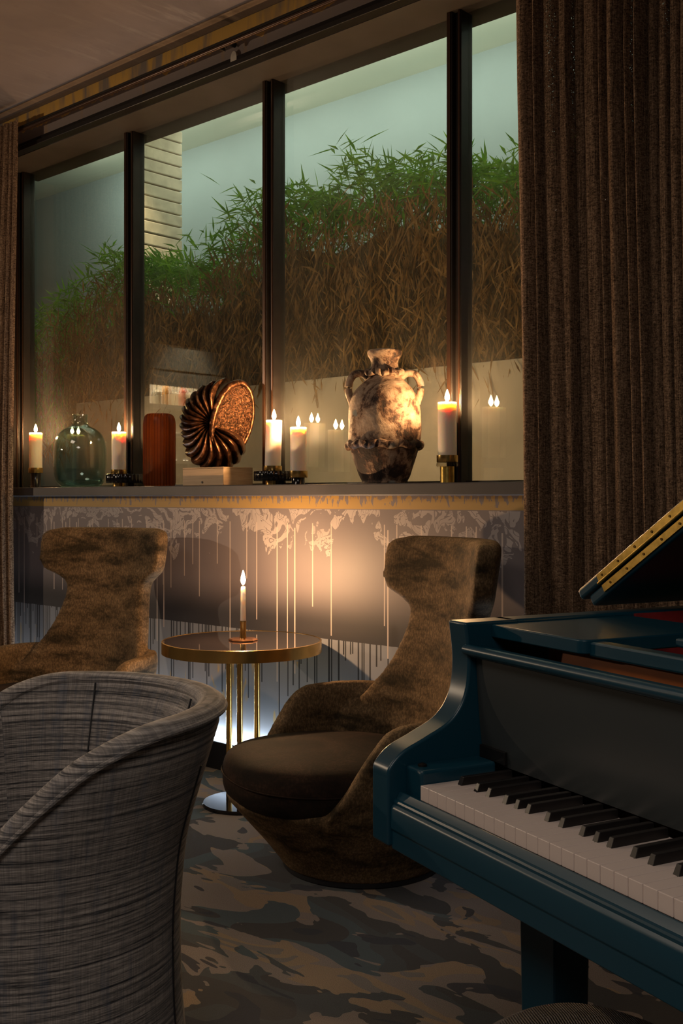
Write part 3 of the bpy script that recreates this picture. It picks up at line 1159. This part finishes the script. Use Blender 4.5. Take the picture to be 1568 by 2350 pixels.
# wooden block and shell sculpture
rzb = math.radians(42.285)      # faces the camera side
wb = thing('wooden_block', 'pale wooden box plinth under the bronze shell', 'box', (-3.66, 3.21, SILL), 0)
MB().box(-.139, .134, -.088, .085, 0, .074).build('body', 'pale_wood', wb, smooth=False, bevel=.002)
MB().box(-.139, .134, -.088, .085, .0745, .080).build('lid', 'pale_wood', wb, smooth=False, bevel=.001)
kb = MB().lathe([(0, 0), (.005, 0), (.005, .003), (0, .003)], 12)
kb.v = [(x - .005, -.088 - z, y + .014) for x, y, z in kb.v]
kb.build('knot', 'bar_wood', wb)

sh = thing('shell_sculpture', 'bronze ribbed shell sculpture standing on the pale wooden box', 'sculpture', (-3.675, 3.21, SILL + .080), math.radians(42.285))
# local frame: x to the right of the picture plane, y away, z up. hinge of the ribs near (-.01, .20)
HX, HZ = -.012, .190
ribs = 17
NU, NV = ribs * 8 + 1, 16
front, back = [], []
a0, a1 = math.radians(62), math.radians(322)
for i in range(NU):
    u = i / (NU - 1)
    a = lerp(a0, a1, u)
    R = curve1([(62, .215), (85, .185), (110, .165), (140, .150), (170, .142), (200, .145), (230, .180), (255, .200), (280, .208), (300, .195), (322, .172)], math.degrees(a))
    rib = abs(math.sin(PI * ribs * u))
    for j in range(NV):
        v = j / (NV - 1)
        swirl = a + 1.1 * (1 - v) * v + .10 * v
        bulge = math.sin(PI * min(1, v * .96 + .04)) ** .7
        g = (.35 + 1.0 * v) * (rib - .5)
        rr_ = R * (v ** .92) * (1 + .045 * (rib - .5) * v)
        th = .026 + .082 * bulge + .036 * g
        x = HX + rr_ * math.cos(swirl)
        z = HZ + rr_ * math.sin(swirl)
        front.append((x, -th, z))
        back.append((x, th * .75, z))
shb = MB().slab(front, back, NU, NV)
zmin = min(p[2] for p in shb.v)
shb.build('ribbed_body', 'bronze_shell', sh)
# flat pitted mouth: leaning oval disc with raised rim
NA, NR = 64, 14
vs, fs = [], []
fc = Vector((.072, -.035, .205))
ex = Vector((.80, .55, 0)).normalized()
ez = Vector((.18, 0, .98)).normalized()
en = ex.cross(ez).normalized()
for j in range(NR):
    v = j / (NR - 1)
    for k in range(NA):
        a = 2 * PI * k / NA
        bx = .098 * v * math.cos(a)
        bz = .172 * v * math.sin(a) * (1 if math.sin(a) > 0 else .92)
        hh = .030 * (1 - v * v) * .4 + (.018 * math.exp(-((v - .92) / .07) ** 2))
        p = fc + ex * bx + ez * bz - en * (-hh) * 1
        p += en * (.004 * mnoise.noise(Vector((bx, bz, 0)) * 40))
        vs.append(p)
for j in range(NR - 1):
    for k in range(NA):
        fs.append((j * NA + k, j * NA + (k + 1) % NA, (j + 1) * NA + (k + 1) % NA, (j + 1) * NA + k))
# close behind
base = len(vs)
for k in range(NA):
    a = 2 * PI * k / NA
    vs.append(fc + ex * .07 * math.cos(a) + ez * .13 * math.sin(a) + Vector((-.03, .08, 0)))
for k in range(NA):
    fs.append(((NR - 1) * NA + k, (NR - 1) * NA + (k + 1) % NA, base + (k + 1) % NA, base + k))
fs.append(tuple(base + k for k in range(NA)))
MB().add(vs, fs).build('pitted_face', 'bronze_pitted', sh)
rim = MB().tube([fc + ex * .099 * math.cos(a) + ez * .174 * math.sin(a) * (1 if math.sin(a) > 0 else .92) + en * .012 for a in [2 * PI * k / 60 for k in range(61)]],
                [.008 + .007 * max(0, math.cos(2 * PI * k / 60 - 2.3)) for k in range(61)], 10)
rim.build('rim', 'bronze_shell', sh)

# ================================================================== SIDE TABLE
TX, TY = -3.056, 2.800
tb = thing('side_table', 'round dark glass side table with brass edge and three brass legs', 'table', (TX, TY, 0))
MB().lathe([(0, 0), (.148, 0), (.150, .003), (.150, .010), (.146, .014), (0, .014)], 72, cap0=False, cap1=False).build('base_plate', 'black_lacquer', tb)
for ang in (190, 310, 70):
    a = math.radians(ang)
    MB().tube([(.062 * math.cos(a), .062 * math.sin(a), .014), (.062 * math.cos(a), .062 * math.sin(a), .580)], .0115, 20).build('leg', 'brass', tb)
MB().lathe([(0, .578), (.296, .578), (.296, .582), (.298, .582), (.302, .578), (.302, .6215), (.296, .6225), (.296, .6195), (0, .6195)], 96, cap0=False, cap1=False).build('edge_ring', 'brass', tb)
MB().lathe([(0, .6196), (.2955, .6196), (.2955, .621), (0, .621)], 96, cap0=False, cap1=False).build('glass_top', 'table_glass', tb)
ch = thing('candlestick', 'small copper candlestick with octagonal foot on the side table', 'candlestick', (TX + .006, TY, .6215))
MB().lathe([(0, 0), (.054, 0), (.056, .003), (.052, .007), (.012, .009), (.0118, .010), (0, .010)], 8, cap0=False, cap1=False).build('foot', 'copper', ch, smooth=False)
MB().lathe([(0, .009), (.0125, .009), (.0115, .020), (.0115, .066), (.0125, .068), (.0125, .074), (.0105, .074), (.010, .066), (0, .066)], 28, cap0=False, cap1=False).build('tube', 'brass', ch)
tp = thing('taper_candle', 'slim lit white taper candle on the side table', 'candle', (TX + .006, TY, .6215 + .066))
MB().lathe([(0, 0), (.0104, 0), (.0104, .01), (.0090, .128), (.0075, .136), (.004, .138), (0, .137)], 24, cap0=False, cap1=False).build('wax', 'wax', tp)
MB().tube([(0, 0, .136), (.001, 0, .146)], .0013, 6).build('wick', 'wick', tp)
f = link('flame', fl_small, tp)
f.location = (0, 0, .142)
lp = lamp('taper_light', 'POINT', (0, 0, .166), 17, (1.0, .58, .28), radius=.010)
lp.parent = tp

# ================================================================== WING CHAIRS


def wing_chair_shell():
    mb = MB()
    # conical tub: stacked ovals
    n = 56
    rings = [(.255, .255, 0.0, .016), (.262, .262, 0.0, .03), (.300, .305, -.012, .10), (.340, .350, -.028, .17), (.372, .392, -.042, .235), (.374, .394, -.043, .250), (.34, .36, -.040, .262)]
    vs, fs = [], []
    for rx, ry, cy, z in rings:
        for k in range(n):
            a = 2 * PI * k / n
            vs.append((rx * math.cos(a), cy + ry * math.sin(a), z))
    for i in range(len(rings) - 1):
        for k in range(n):
            fs.append((i * n + k, i * n + (k + 1) % n, (i + 1) * n + (k + 1) % n, (i + 1) * n + k))
    fs.append(tuple(reversed(range(n))))
    fs.append(tuple((len(rings) - 1) * n + k for k in range(n)))
    mb.add(vs, fs)
    # back with hammer-head wings
    W = [(.20, .320), (.30, .335), (.42, .322), (.50, .285), (.58, .252), (.66, .226), (.72, .214), (.76, .212), (.79, .222), (.815, .258), (.84, .304), (.865, .322), (.92, .328), (.98, .328), (1.005, .320), (1.020, .296), (1.028, .255)]
    zs = [.20, .26, .32, .38, .44, .50, .55, .60, .65, .70, .74, .77, .795, .82, .84, .865, .90, .94, .98, 1.0, 1.015, 1.028]
    NX = 25
    fr, bk = [], []
    for z in zs:
        w_ = curve1(W, z)
        yc = curve1([(.2, .270), (.4, .290), (.6, .318), (.75, .345), (.9, .368), (1.03, .380)], z)
        th = curve1([(.2, .05), (.6, .046), (.8, .046), (.98, .050), (1.015, .046), (1.03, .030)], z)
        wrap = curve1([(.2, 2.0), (.45, 1.7), (.6, 1.2), (.75, .95), (.87, 1.05), (1.03, 1.0)], z)
        for i in range(NX):
            s = lerp(-1, 1, i / (NX - 1))
            x = s * w_
            y = yc - wrap * x * x
            te = th * (1 - .35 * abs(s) ** 12)
            fr.append((x, y - te, z))
            bk.append((x, y + te, z))
    mb.slab(fr, bk, len(zs), NX)
    # arms
    for sd in (-1, 1):
        path = spline([(.275, .225), (.335, .160), (.360, .09), (.368, .0), (.364, -.09), (.346, -.18), (.320, -.25)], 6)
        top = [(0, .515), (.3, .514), (.52, .510), (.62, .498), (.69, .468), (.80, .385), (.9, .305), (1, .258)]
        NP = len(path)
        fr, bk = [], []
        NZ = 10
        for i, (px, py) in enumerate(path):
            t_ = i / (NP - 1)
            q = Vector(path[min(i + 1, NP - 1)]) - Vector(path[max(i - 1, 0)])
            nr = Vector((-q.y, q.x)).normalized()
            if nr.x < 0:
                nr = -nr
            zt = curve1(top, t_)
            for j in range(NZ):
                v = j / (NZ - 1)
                z = lerp(.20, zt, v)
                flare = .022 * v
                inn = -.036 + (.010 * v)
                out = .018 + flare - .03 * (1 - v)
                if v > .9:
                    inn += .012
                    out -= .012
                fr.append((sd * (px + nr.x * inn), py + nr.y * inn, z))
                bk.append((sd * (px + nr.x * out), py + nr.y * out, z))
        mb.slab(fr, bk, NP, NZ)
    return remeshed(mb, 'wing_shell', 'velvet_brown', .009, 5)


def cushion_mesh():
    n = 64
    rows = [(.90, .228), (.965, .236), (1.0, .258), (1.0, .310), (.985, .338), (.94, .358), (.85, .371), (.65, .381), (.4, .386), (.15, .388)]
    vs, fs = [], []
    for k_, z in rows:
        for k in range(n):
            a = 2 * PI * k / n
            sx, sy = math.cos(a), math.sin(a)
            e = .85
            x = .326 * k_ * math.copysign(abs(sx) ** e, sx)
            y = -.125 + (.315 if sy < 0 else .345) * k_ * math.copysign(abs(sy) ** e, sy)
            # narrower at the back, between the arms
            x *= 1 - .22 * max(0, (y + .05) / .3)
            vs.append((x, y, z + .012 * max(0, -(y + .2)) ))
    for i in range(len(rows) - 1):
        for k in range(n):
            fs.append((i * n + k, i * n + (k + 1) % n, (i + 1) * n + (k + 1) % n, (i + 1) * n + k))
    fs.append(tuple(reversed(range(n))))
    fs.append(tuple((len(rows) - 1) * n + k for k in range(n)))
    return MB().add(vs, fs)


wc = thing('wing_chair', 'brown velvet wing chair right of the side table, next to the piano', 'armchair', (-2.29, 2.615, 0), math.atan2(-.42, .907), 'velvet wing chairs')
link('shell', wing_chair_shell(), wc)
cu = cushion_mesh().build('seat_cushion', 'velvet_dark', wc, subsurf=1)
pp = []
for k in range(97):
    a = 2 * PI * k / 96
    sx, sy = math.cos(a), math.sin(a)
    x = .328 * math.copysign(abs(sx) ** .85, sx)
    y = -.125 + (.317 if sy < 0 else .347) * math.copysign(abs(sy) ** .85, sy)
    x *= 1 - .22 * max(0, (y + .05) / .3)
    pp.append((x, y, .305 + .012 * max(0, -(y + .2))))
MB().tube(pp, .0028, 6).build('piping', 'velvet_dark', cu)
MB().lathe([(0, 0), (.248, 0), (.252, .004), (.252, .018), (.246, .020), (0, .020)], 64, cap0=False, cap1=False).build('foot_ring', 'base_black', wc)
copy_tree(wc, (-3.935, 2.585, 0), math.atan2(.27, .963), 'brown velvet wing chair left of the side table, near the left curtain')

# ================================================================== TUB CHAIR
# centre from the lens: 0.59 m left, 2.10 m ahead; its back turns to the far right
cF, sF = math.cos(math.radians(42.285)), math.sin(math.radians(42.285))


def plan(X, D):
    return (cF * X - sF * D, sF * X + cF * D)


tx, ty = plan(-.59, 2.10)
tub = thing('tub_chair', 'tub armchair in grey striped woven fabric, seen from behind at the lower left', 'armchair', (tx, ty, 0), math.radians(42.285 + 30 - 90))
# local: back at +y ; angle phi measured from the back
HR = [(0, .758), (55, .757), (72, .750), (88, .716), (100, .662), (113, .590), (125, .520), (140, .455), (160, .415), (180, .405)]
RO = [(.03, .290), (.13, .286), (.20, .280), (.345, .277), (.42, .281), (.515, .292), (.60, .315), (.70, .345), (.758, .362)]
NP, NZ = 121, 22
fr, bk = [], []
rimpts = []
for i in range(NP):
    phi = lerp(-180, 180, i / (NP - 1))
    a = math.radians(phi)
    h = curve1(HR, abs(phi))
    dx, dy = math.sin(a), math.cos(a)
    for j in range(NZ):
        v = j / (NZ - 1)
        z = lerp(.06, h, v)
        ro = curve1(RO, z)
        edge = max(0, (v - .93) / .07)
        ro_ = ro - .010 * edge ** 2
        ri = ro - .058 + .012 * edge ** 2
        fr.append((dx * ro_, dy * ro_, z))
        bk.append((dx * ri, dy * ri, max(z, .12)))
    rr_ = curve1(RO, h) - .029
    rimpts.append((dx * (rr_ + .004), dy * (rr_ + .004), h + .001))
MB().slab(fr, bk, NP, NZ).build('shell', 'stripe', tub)
rt = MB().tube(rimpts, .0275, 14, flat=1.0)
for q in range(len(rt.v)):
    h_ = rimpts[q // 14][2]
    rt.v[q] = (rt.v[q][0], rt.v[q][1], h_ + (rt.v[q][2] - h_) * .55)
rt.build('rim_roll', 'stripe', tub)
sp_ = []
for p in rimpts:
    r0 = math.hypot(p[0], p[1])
    k = (r0 + .0265) / r0
    sp_.append((p[0] * k, p[1] * k, p[2] - .004))
MB().tube(sp_, .0055, 8).build('piping', 'stripe', tub)
for phi in (-51, 10, 80):
    a = math.radians(phi)
    h = curve1(HR, abs(phi))
    pts = []
    for k in range(14):
        z = lerp(.42, h - .004, k / 13)
        r_ = curve1(RO, z) - .0575
        pts.append((math.sin(a) * r_, math.cos(a) * r_, z))
    MB().tube(pts, .0022, 6).build('seam', 'base_black', tub)
for phi in (41, 160):
    a = math.radians(phi)
    pts = []
    for k in range(18):
        z = lerp(.07, .66 if phi < 100 else .40, k / 17)
        r_ = curve1(RO, z) + .0008
        pts.append((math.sin(a) * r_, math.cos(a) * r_, z))
    MB().tube(pts, .0022, 6).build('seam', 'base_black', tub)
MB().lathe([(0, .30), (.20, .30), (.222, .32), (.228, .36), (.222, .392), (.20, .405), (.1, .412), (0, .413)], 64, cap0=False, cap1=False).build('seat_cushion', 'velvet_dark', tub)
MB().lathe([(0, 0), (.262, 0), (.262, .06), (0, .06)], 64, cap0=False, cap1=False).build('plinth', 'base_black', tub)

# ================================================================== GRAND PIANO
A_ = math.atan2(-.3448, .9396)
pn = thing('grand_piano', 'teal lacquered grand piano with raised lid in the right foreground', 'piano', (-1.0097, 1.2856, 0), A_)
# cheeks: S-curved side arms
cp = spline([(-.027, .730), (-.024, .748), (.000, .770), (.042, .788), (.088, .811), (.114, .848), (.121, .900), (.114, .962)], 7)
cheek_poly = [(-.027, .628)] + cp + [(.22, .962), (.22, .628)]
MB().prism(cheek_poly, -.100, -.050, 'x').build('cheek', 'teal_lacquer', pn, bevel=.004, seg=3)
KW = .0235
KL = 52 * KW
MB().prism(cheek_poly, KL + .050, KL + .100, 'x').build('cheek', 'teal_lacquer', pn, bevel=.004, seg=3)
# rim
inner_path = [(-.10, .20), (-.10, .7), (-.10, 1.25), (-.07, 1.55), (.04, 1.74), (.20, 1.80), (.40, 1.77), (.60, 1.60), (.78, 1.30), (.95, 1.02), (1.15, .86), (1.28, .70), (KL + .10, .45), (KL + .10, .20)]
path = spline(inner_path, 6)
vs, fs = [], []
for i, (x, y) in enumerate(path):
    q = Vector(path[min(i + 1, len(path) - 1)]) - Vector(path[max(i - 1, 0)])
    nr = Vector((q.y, -q.x)).normalized()        # to the inside
    for off, z in ((0, .63), (0, .962), (.045, .962), (.045, .63)):
        vs.append((x + nr.x * off, y + nr.y * off, z))
for i in range(len(path) - 1):
    for k in range(4):
        fs.append((i * 4 + k, i * 4 + (k + 1) % 4, (i + 1) * 4 + (k + 1) % 4, (i + 1) * 4 + k))
fs.append((0, 1, 2, 3))
fs.append(tuple((len(path) - 1) * 4 + k for k in (3, 2, 1, 0)))
MB().add(vs, fs).build('rim', 'teal_lacquer', pn, bevel=.004, seg=2)
MB().prism(path, .74, .76, 'z').build('soundboard', 'orange_wood', pn, smooth=False)
MB().prism([(x * .9 + .06, y * .93 + .03) for x, y in path], .86, .872, 'z').build('iron_plate', 'gold_plate', pn, smooth=False)
# keybed and key slip
MB().box(-.092, KL + .092, -.018, .30, .6235, .700).build('keybed', 'teal_lacquer', pn, smooth=False, bevel=.004)
slip = [(-.003, .640), (-.003, .709), (-.006, .711), (-.017, .693), (-.021, .6895), (-.0225, .686), (-.0225, .655), (-.0205, .653), (-.0205, .6245), (-.015, .6235), (-.003, .6235)]
MB().prism(slip, -.050, KL + .050, 'x').build('key_slip', 'teal_lacquer', pn, bevel=.0015)
for x0 in (-.0497, KL + .001):
    kbk = MB().box(x0, x0 + .0485, .004, .140, .700, .750).build('key_block', 'teal_lacquer', pn, smooth=False, bevel=.005, seg=3)
    sc = MB().lathe([(0, .749), (.007, .749), (.007, .753), (.003, .755), (0, .755)], 16, c=(x0 + .020, .022), cap0=False, cap1=False)
    sc.build('screw', 'black_metal', kbk)
# keys
wk = MB().box(.0006, KW - .0006, 0, .150, .708, .730).mesh('white_key', 'ivory', False)
bkm = MB().add([(-.0055, .052, .728), (.0055, .052, .728), (.0055, .147, .728), (-.0055, .147, .728), (-.0042, .058, .742), (.0042, .058, .742), (.0046, .147, .742), (-.0046, .147, .742)],
               [(0, 3, 2, 1), (4, 5, 6, 7), (0, 1, 5, 4), (1, 2, 6, 5), (2, 3, 7, 6), (3, 0, 4, 7)]).mesh('black_key', 'ebony', False)


def bev(o, wd):
    b = o.modifiers.new('bevel', 'BEVEL')
    b.width = wd
    b.segments = 2


for k in range(52):
    o = link('white_key', wk, pn)
    o.location = (k * KW, 0, 0)
    bev(o, .0008)
    deg = k % 7            # 0 = A
    if k < 51 and deg in (0, 2, 3, 5, 6):
        b = link('black_key', bkm, pn)
        b.location = ((k + 1) * KW + {0: .002, 2: -.003, 3: .003, 5: -.003, 6: 0}[deg], 0, 0)
        bev(b, .0009)
# fallboard with rolled top rail
fb = [(.150, .742), (.146, .76), (.141, .80), (.137, .85), (.134, .90), (.134, .918), (.155, .918), (.165, .742)]
MB().prism(fb, -.048, KL + .048, 'x').build('fallboard', 'fall_lacquer', pn)
MB().tube([(-.056, .120, .919), (KL + .056, .120, .919)], .0085, 20).build('fallboard_rail', 'teal_lacquer', pn)
MB().box(-.0495, KL + .0495, .120, .156, .908, .9225).build('fallboard_top', 'teal_lacquer', pn, smooth=False, bevel=.004)
MB().box(-.047, .020, .1395, .1450, .748, .768).build('lock_plate', 'black_metal', pn, smooth=False, bevel=.001)
# music shelf with rounded corner, front rail, desk
ms = [(-.050, .165)] + [(.158 + .016 * math.sin(b), .181 - .016 * math.cos(b)) for b in [PI / 2 * k / 6 for k in range(7)]] + [(.180, .455), (-.048, .455)]
MB().prism(ms, .936, .957, 'z').build('music_shelf', 'teal_lacquer', pn, bevel=.002)
MB().box(.170, KL + .05, .178, .205, .933, .954).build('front_rail', 'teal_lacquer', pn, smooth=False, bevel=.003)
MB().box(.215, KL - .1, .30, .48, .944, .957).build('music_desk', 'teal_lacquer', pn, smooth=False, bevel=.003)
MB().box(.36, KL - .02, .235, .248, .944, .949).build('brass_strip', 'brass', pn, smooth=False)
MB().box(.05, KL, .200, .215, .80, .931).build('action_rail', 'orange_wood', pn, smooth=False, bevel=.002)
MB().box(-.0550, -.0490, .470, 1.24, .84, .959).build('felt_strip', 'red_felt', pn, smooth=False)
# lid, folded front flap, brass hinge
th = math.radians(32.8)
HXp, HZp = -.108, .966


def lidp(p, b, h):
    return (HXp + p * math.cos(th) - h * math.sin(th), b, HZp + p * math.sin(th) + h * math.cos(th))


def lid_board(poly, h0, h1):
    n = len(poly)
    vs = [lidp(p, b, h0) for p, b in poly] + [lidp(p, b, h1) for p, b in poly]
    fs = [tuple(reversed(range(n))), tuple(range(n, 2 * n))] + [(i, (i + 1) % n, n + (i + 1) % n, n + i) for i in range(n)]
    return MB().add(vs, fs)


lidpoly = [(.004, .42), (1.43, .42), (1.43, .50), (1.36, .72), (1.22, .90), (1.02, 1.06), (.84, 1.36), (.64, 1.66), (.42, 1.82), (.20, 1.84), (.05, 1.76), (.004, 1.56)]
lid = lid_board(lidpoly, 0, .0215).build('lid', 'teal_lacquer', pn, bevel=.006, seg=3)
flap = lid_board([(-.018, .42), (1.43, .42), (1.43, .80), (-.018, .80)], .0245, .0455).build('lid_flap', 'teal_lacquer', pn, bevel=.006, seg=3)
hg = MB()
for h0, h1, p0 in ((.0265, .0400, .046), (.0060, .0190, .049)):
    vs = [lidp(p0, .4165, h0), lidp(1.40, .4165, h0), lidp(1.40, .4165, h1), lidp(p0, .4165, h1), lidp(p0, .4205, h0), lidp(1.40, .4205, h0), lidp(1.40, .4205, h1), lidp(p0, .4205, h1)]
    hg.add(vs, [(0, 3, 2, 1), (4, 5, 6, 7), (0, 1, 5, 4), (1, 2, 6, 5), (2, 3, 7, 6), (3, 0, 4, 7)])
hg.tube([lidp(.045, .4145, .0245), lidp(1.40, .4145, .0245)], .0026, 10)
hinge = hg.build('hinge', 'old_brass', pn, smooth=False)
for k in range(16):
    for h_, dp in ((.034, 0), (.0125, .012)):
        p_ = .060 + k * .048 + dp
        s_ = MB().lathe([(0, -.001), (.0022, -.001), (.0022, .001), (0, .001)], 10, cap0=False, cap1=False)
        q = lidp(p_, .4165, h_)
        s_.v = [(x + q[0], q[1] + z, y + q[2]) for x, y, z in s_.v]
        s_.build('screw', 'brass_screw', hinge)
MB().tube([(1.18, .62, .90), lidp(1.22, .66, 0)], .009, 10).build('lid_prop', 'teal_lacquer', pn)
# legs and lyre
for lx, ly in ((.097, .105), (KL - .10, .12), (.42, 1.52)):
    mb = MB()
    vs = []
    for z, s in ((.632, 1.0), (.56, 1.0), (.555, .93), (.10, .80), (.06, .80)):
        hx, hy = .042 * s, .036 * s
        vs += [(lx + .042 - hx, ly + .036 - hy, z), (lx + .042 + hx, ly + .036 - hy, z), (lx + .042 + hx, ly + .036 + hy, z), (lx + .042 - hx, ly + .036 + hy, z)]
    fs = [(0, 1, 2, 3), (19, 18, 17, 16)]
    for i in range(4):
        for k in range(4):
            fs.append((i * 4 + k, i * 4 + (k + 1) % 4, (i + 1) * 4 + (k + 1) % 4, (i + 1) * 4 + k))
    lg = mb.add(vs, fs).build('leg', 'teal_lacquer', pn, smooth=False, bevel=.004)
    cs = MB().lathe([(0, -.020), (.028, -.018), (.030, 0), (.028, .018), (0, .020)], 24, cap0=False, cap1=False)
    cs.v = [(lx + .042 + z, ly + .036 + x, .030 + y) for x, y, z in cs.v]
    cs.build('caster', 'brass', lg)
ly = MB()
ly.box(KL / 2 - .10, KL / 2 - .06, .32, .36, .14, .64)
ly.box(KL / 2 + .06, KL / 2 + .10, .32, .36, .14, .64)
ly.box(KL / 2 - .16, KL / 2 + .16, .26, .42, .06, .14)
ly.build('pedal_lyre', 'teal_lacquer', pn, smooth=False, bevel=.006)
for dx in (-.07, 0, .07):
    MB().box(KL / 2 + dx - .012, KL / 2 + dx + .012, .14, .27, .078, .090).build('pedal', 'brass', pn, smooth=False, bevel=.003)

# ================================================================== STOOL (top just in frame)
sx_, sy_ = plan(.285, 1.215)
st = thing('piano_stool', 'dark woven square stool, one corner peeking in at the bottom edge below the piano', 'stool', (sx_, sy_, 0), math.radians(42.285 + 44))
vs, fs = [], []
rows = [(.90, .415), (.985, .420), (1.0, .440), (1.0, .478), (.985, .498), (.94, .511), (.85, .520), (.6, .529), (.3, .532)]
n = 96
for k_, z in rows:
    for k in range(n):
        a = 2 * PI * k / n
        cx, sx = math.cos(a), math.sin(a)
        e = .62
        vs.append((.172 * k_ * math.copysign(abs(cx) ** e, cx), .172 * k_ * math.copysign(abs(sx) ** e, sx), z))
for i in range(len(rows) - 1):
    for k in range(n):
        fs.append((i * n + k, i * n + (k + 1) % n, (i + 1) * n + (k + 1) % n, (i + 1) * n + k))
fs.append(tuple(reversed(range(n))))
fs.append(tuple((len(rows) - 1) * n + k for k in range(n)))
MB().add(vs, fs).build('seat', 'woven', st)
MB().box(-.14, .14, -.14, .14, .375, .416).build('apron', 'black_metal', st, smooth=False, bevel=.004)
for sx in (-1, 1):
    for sy in (-1, 1):
        MB().tube([(sx * .125, sy * .125, .40), (sx * .145, sy * .145, 0)], [.015, .010], 12).build('leg', 'black_metal', st)

# ================================================================== BACK BAR (seen mirrored in the glass)
bar = thing('back_bar', 'lit back bar shelves reflected in the second window pane', 'shelf unit', (-8.75, -.45, 0))
MB().box(-.22, -.18, -.50, .46, 0, 2.75).build('back_panel', 'bar_panel', bar, smooth=False)
MB().box(-.18, .30, -.50, .46, 0, 1.05).build('counter', 'bar_wood', bar, smooth=False, bevel=.01)
MB().box(.06, .10, -.50, .46, 2.29, 2.68).build('head_panel', 'bar_panel', bar, smooth=False)
MB().box(.10, .106, -.50, .46, 2.435, 2.450).build('gilt_line', 'brass', bar, smooth=False)
for z in (1.54, 1.82, 2.10):
    s = MB().box(-.18, .08, -.50, .46, z - .03, z).build('shelf', 'shelf_light', bar, smooth=False)
    MB().box(-.178, -.160, -.49, .45, z + .002, z + .02).build('shelf_led', 'bar_led', s, smooth=False)
for y in (-.52, .46):
    MB().box(-.22, .10, y, y + .02, 0, 2.75).build('side_panel', 'bar_wood', bar, smooth=False)
lamp('bar_shelf_light', 'AREA', (-8.80, -.45, 2.36), 9, (1, .80, .52), size=.14, size_y=.85)
lamp('bar_front_light', 'SPOT', (-8.0, -.45, 3.1), 26, (1, .86, .62), rot=(0, math.radians(38), 0), radius=.03, spot=60)
bprof = [[(0, 0), (.036, 0), (.038, .004), (.038, .14), (.030, .165), (.013, .185), (.012, .24), (.015, .245), (0, .245)],
         [(0, 0), (.045, 0), (.047, .004), (.047, .10), (.040, .13), (.014, .15), (.013, .19), (.017, .195), (.017, .22), (0, .22)],
         [(0, 0), (.032, 0), (.033, .003), (.033, .18), (.014, .21), (.013, .27), (0, .27)]]
bms = [[MB().lathe(p, 20, cap0=False, cap1=False).mesh('bottle', mt) for mt in ('amber_spirit', 'clear_glass', 'dark_spirit', 'red_spirit', 'pale_spirit')] for p in bprof]
for (shelf, z), items in {('top', 2.10): [(-.20, 0, 2, 'dark square-shouldered'), (-.10, 1, 1, 'round clear'), (.0, 0, 3, 'slim red'), (.11, 1, 1, 'squat clear stoppered'), (.22, 2, 0, 'tall amber'), (.33, 1, 4, 'pale round')],
                       ('middle', 1.82): [(-.12, 1, 4, 'pale squat'), (.02, 0, 0, 'amber'), (.16, 2, 1, 'tall clear'), (.30, 1, 2, 'dark round')],
                       ('lowest', 1.54): [(-.10, 1, 0, 'round amber'), (.05, 1, 4, 'pale yellow round'), (.20, 0, 1, 'clear slim')]}.items():
    for y, sh_, ci, wd in items:
        o = link('bottle', bms[sh_][ci])
        o.location = (-8.75 - .02, -.50 + y, z)
        tag(o, '%s bottle on the %s shelf of the back bar' % (wd, shelf), 'bottle', 'bottles on the back bar')
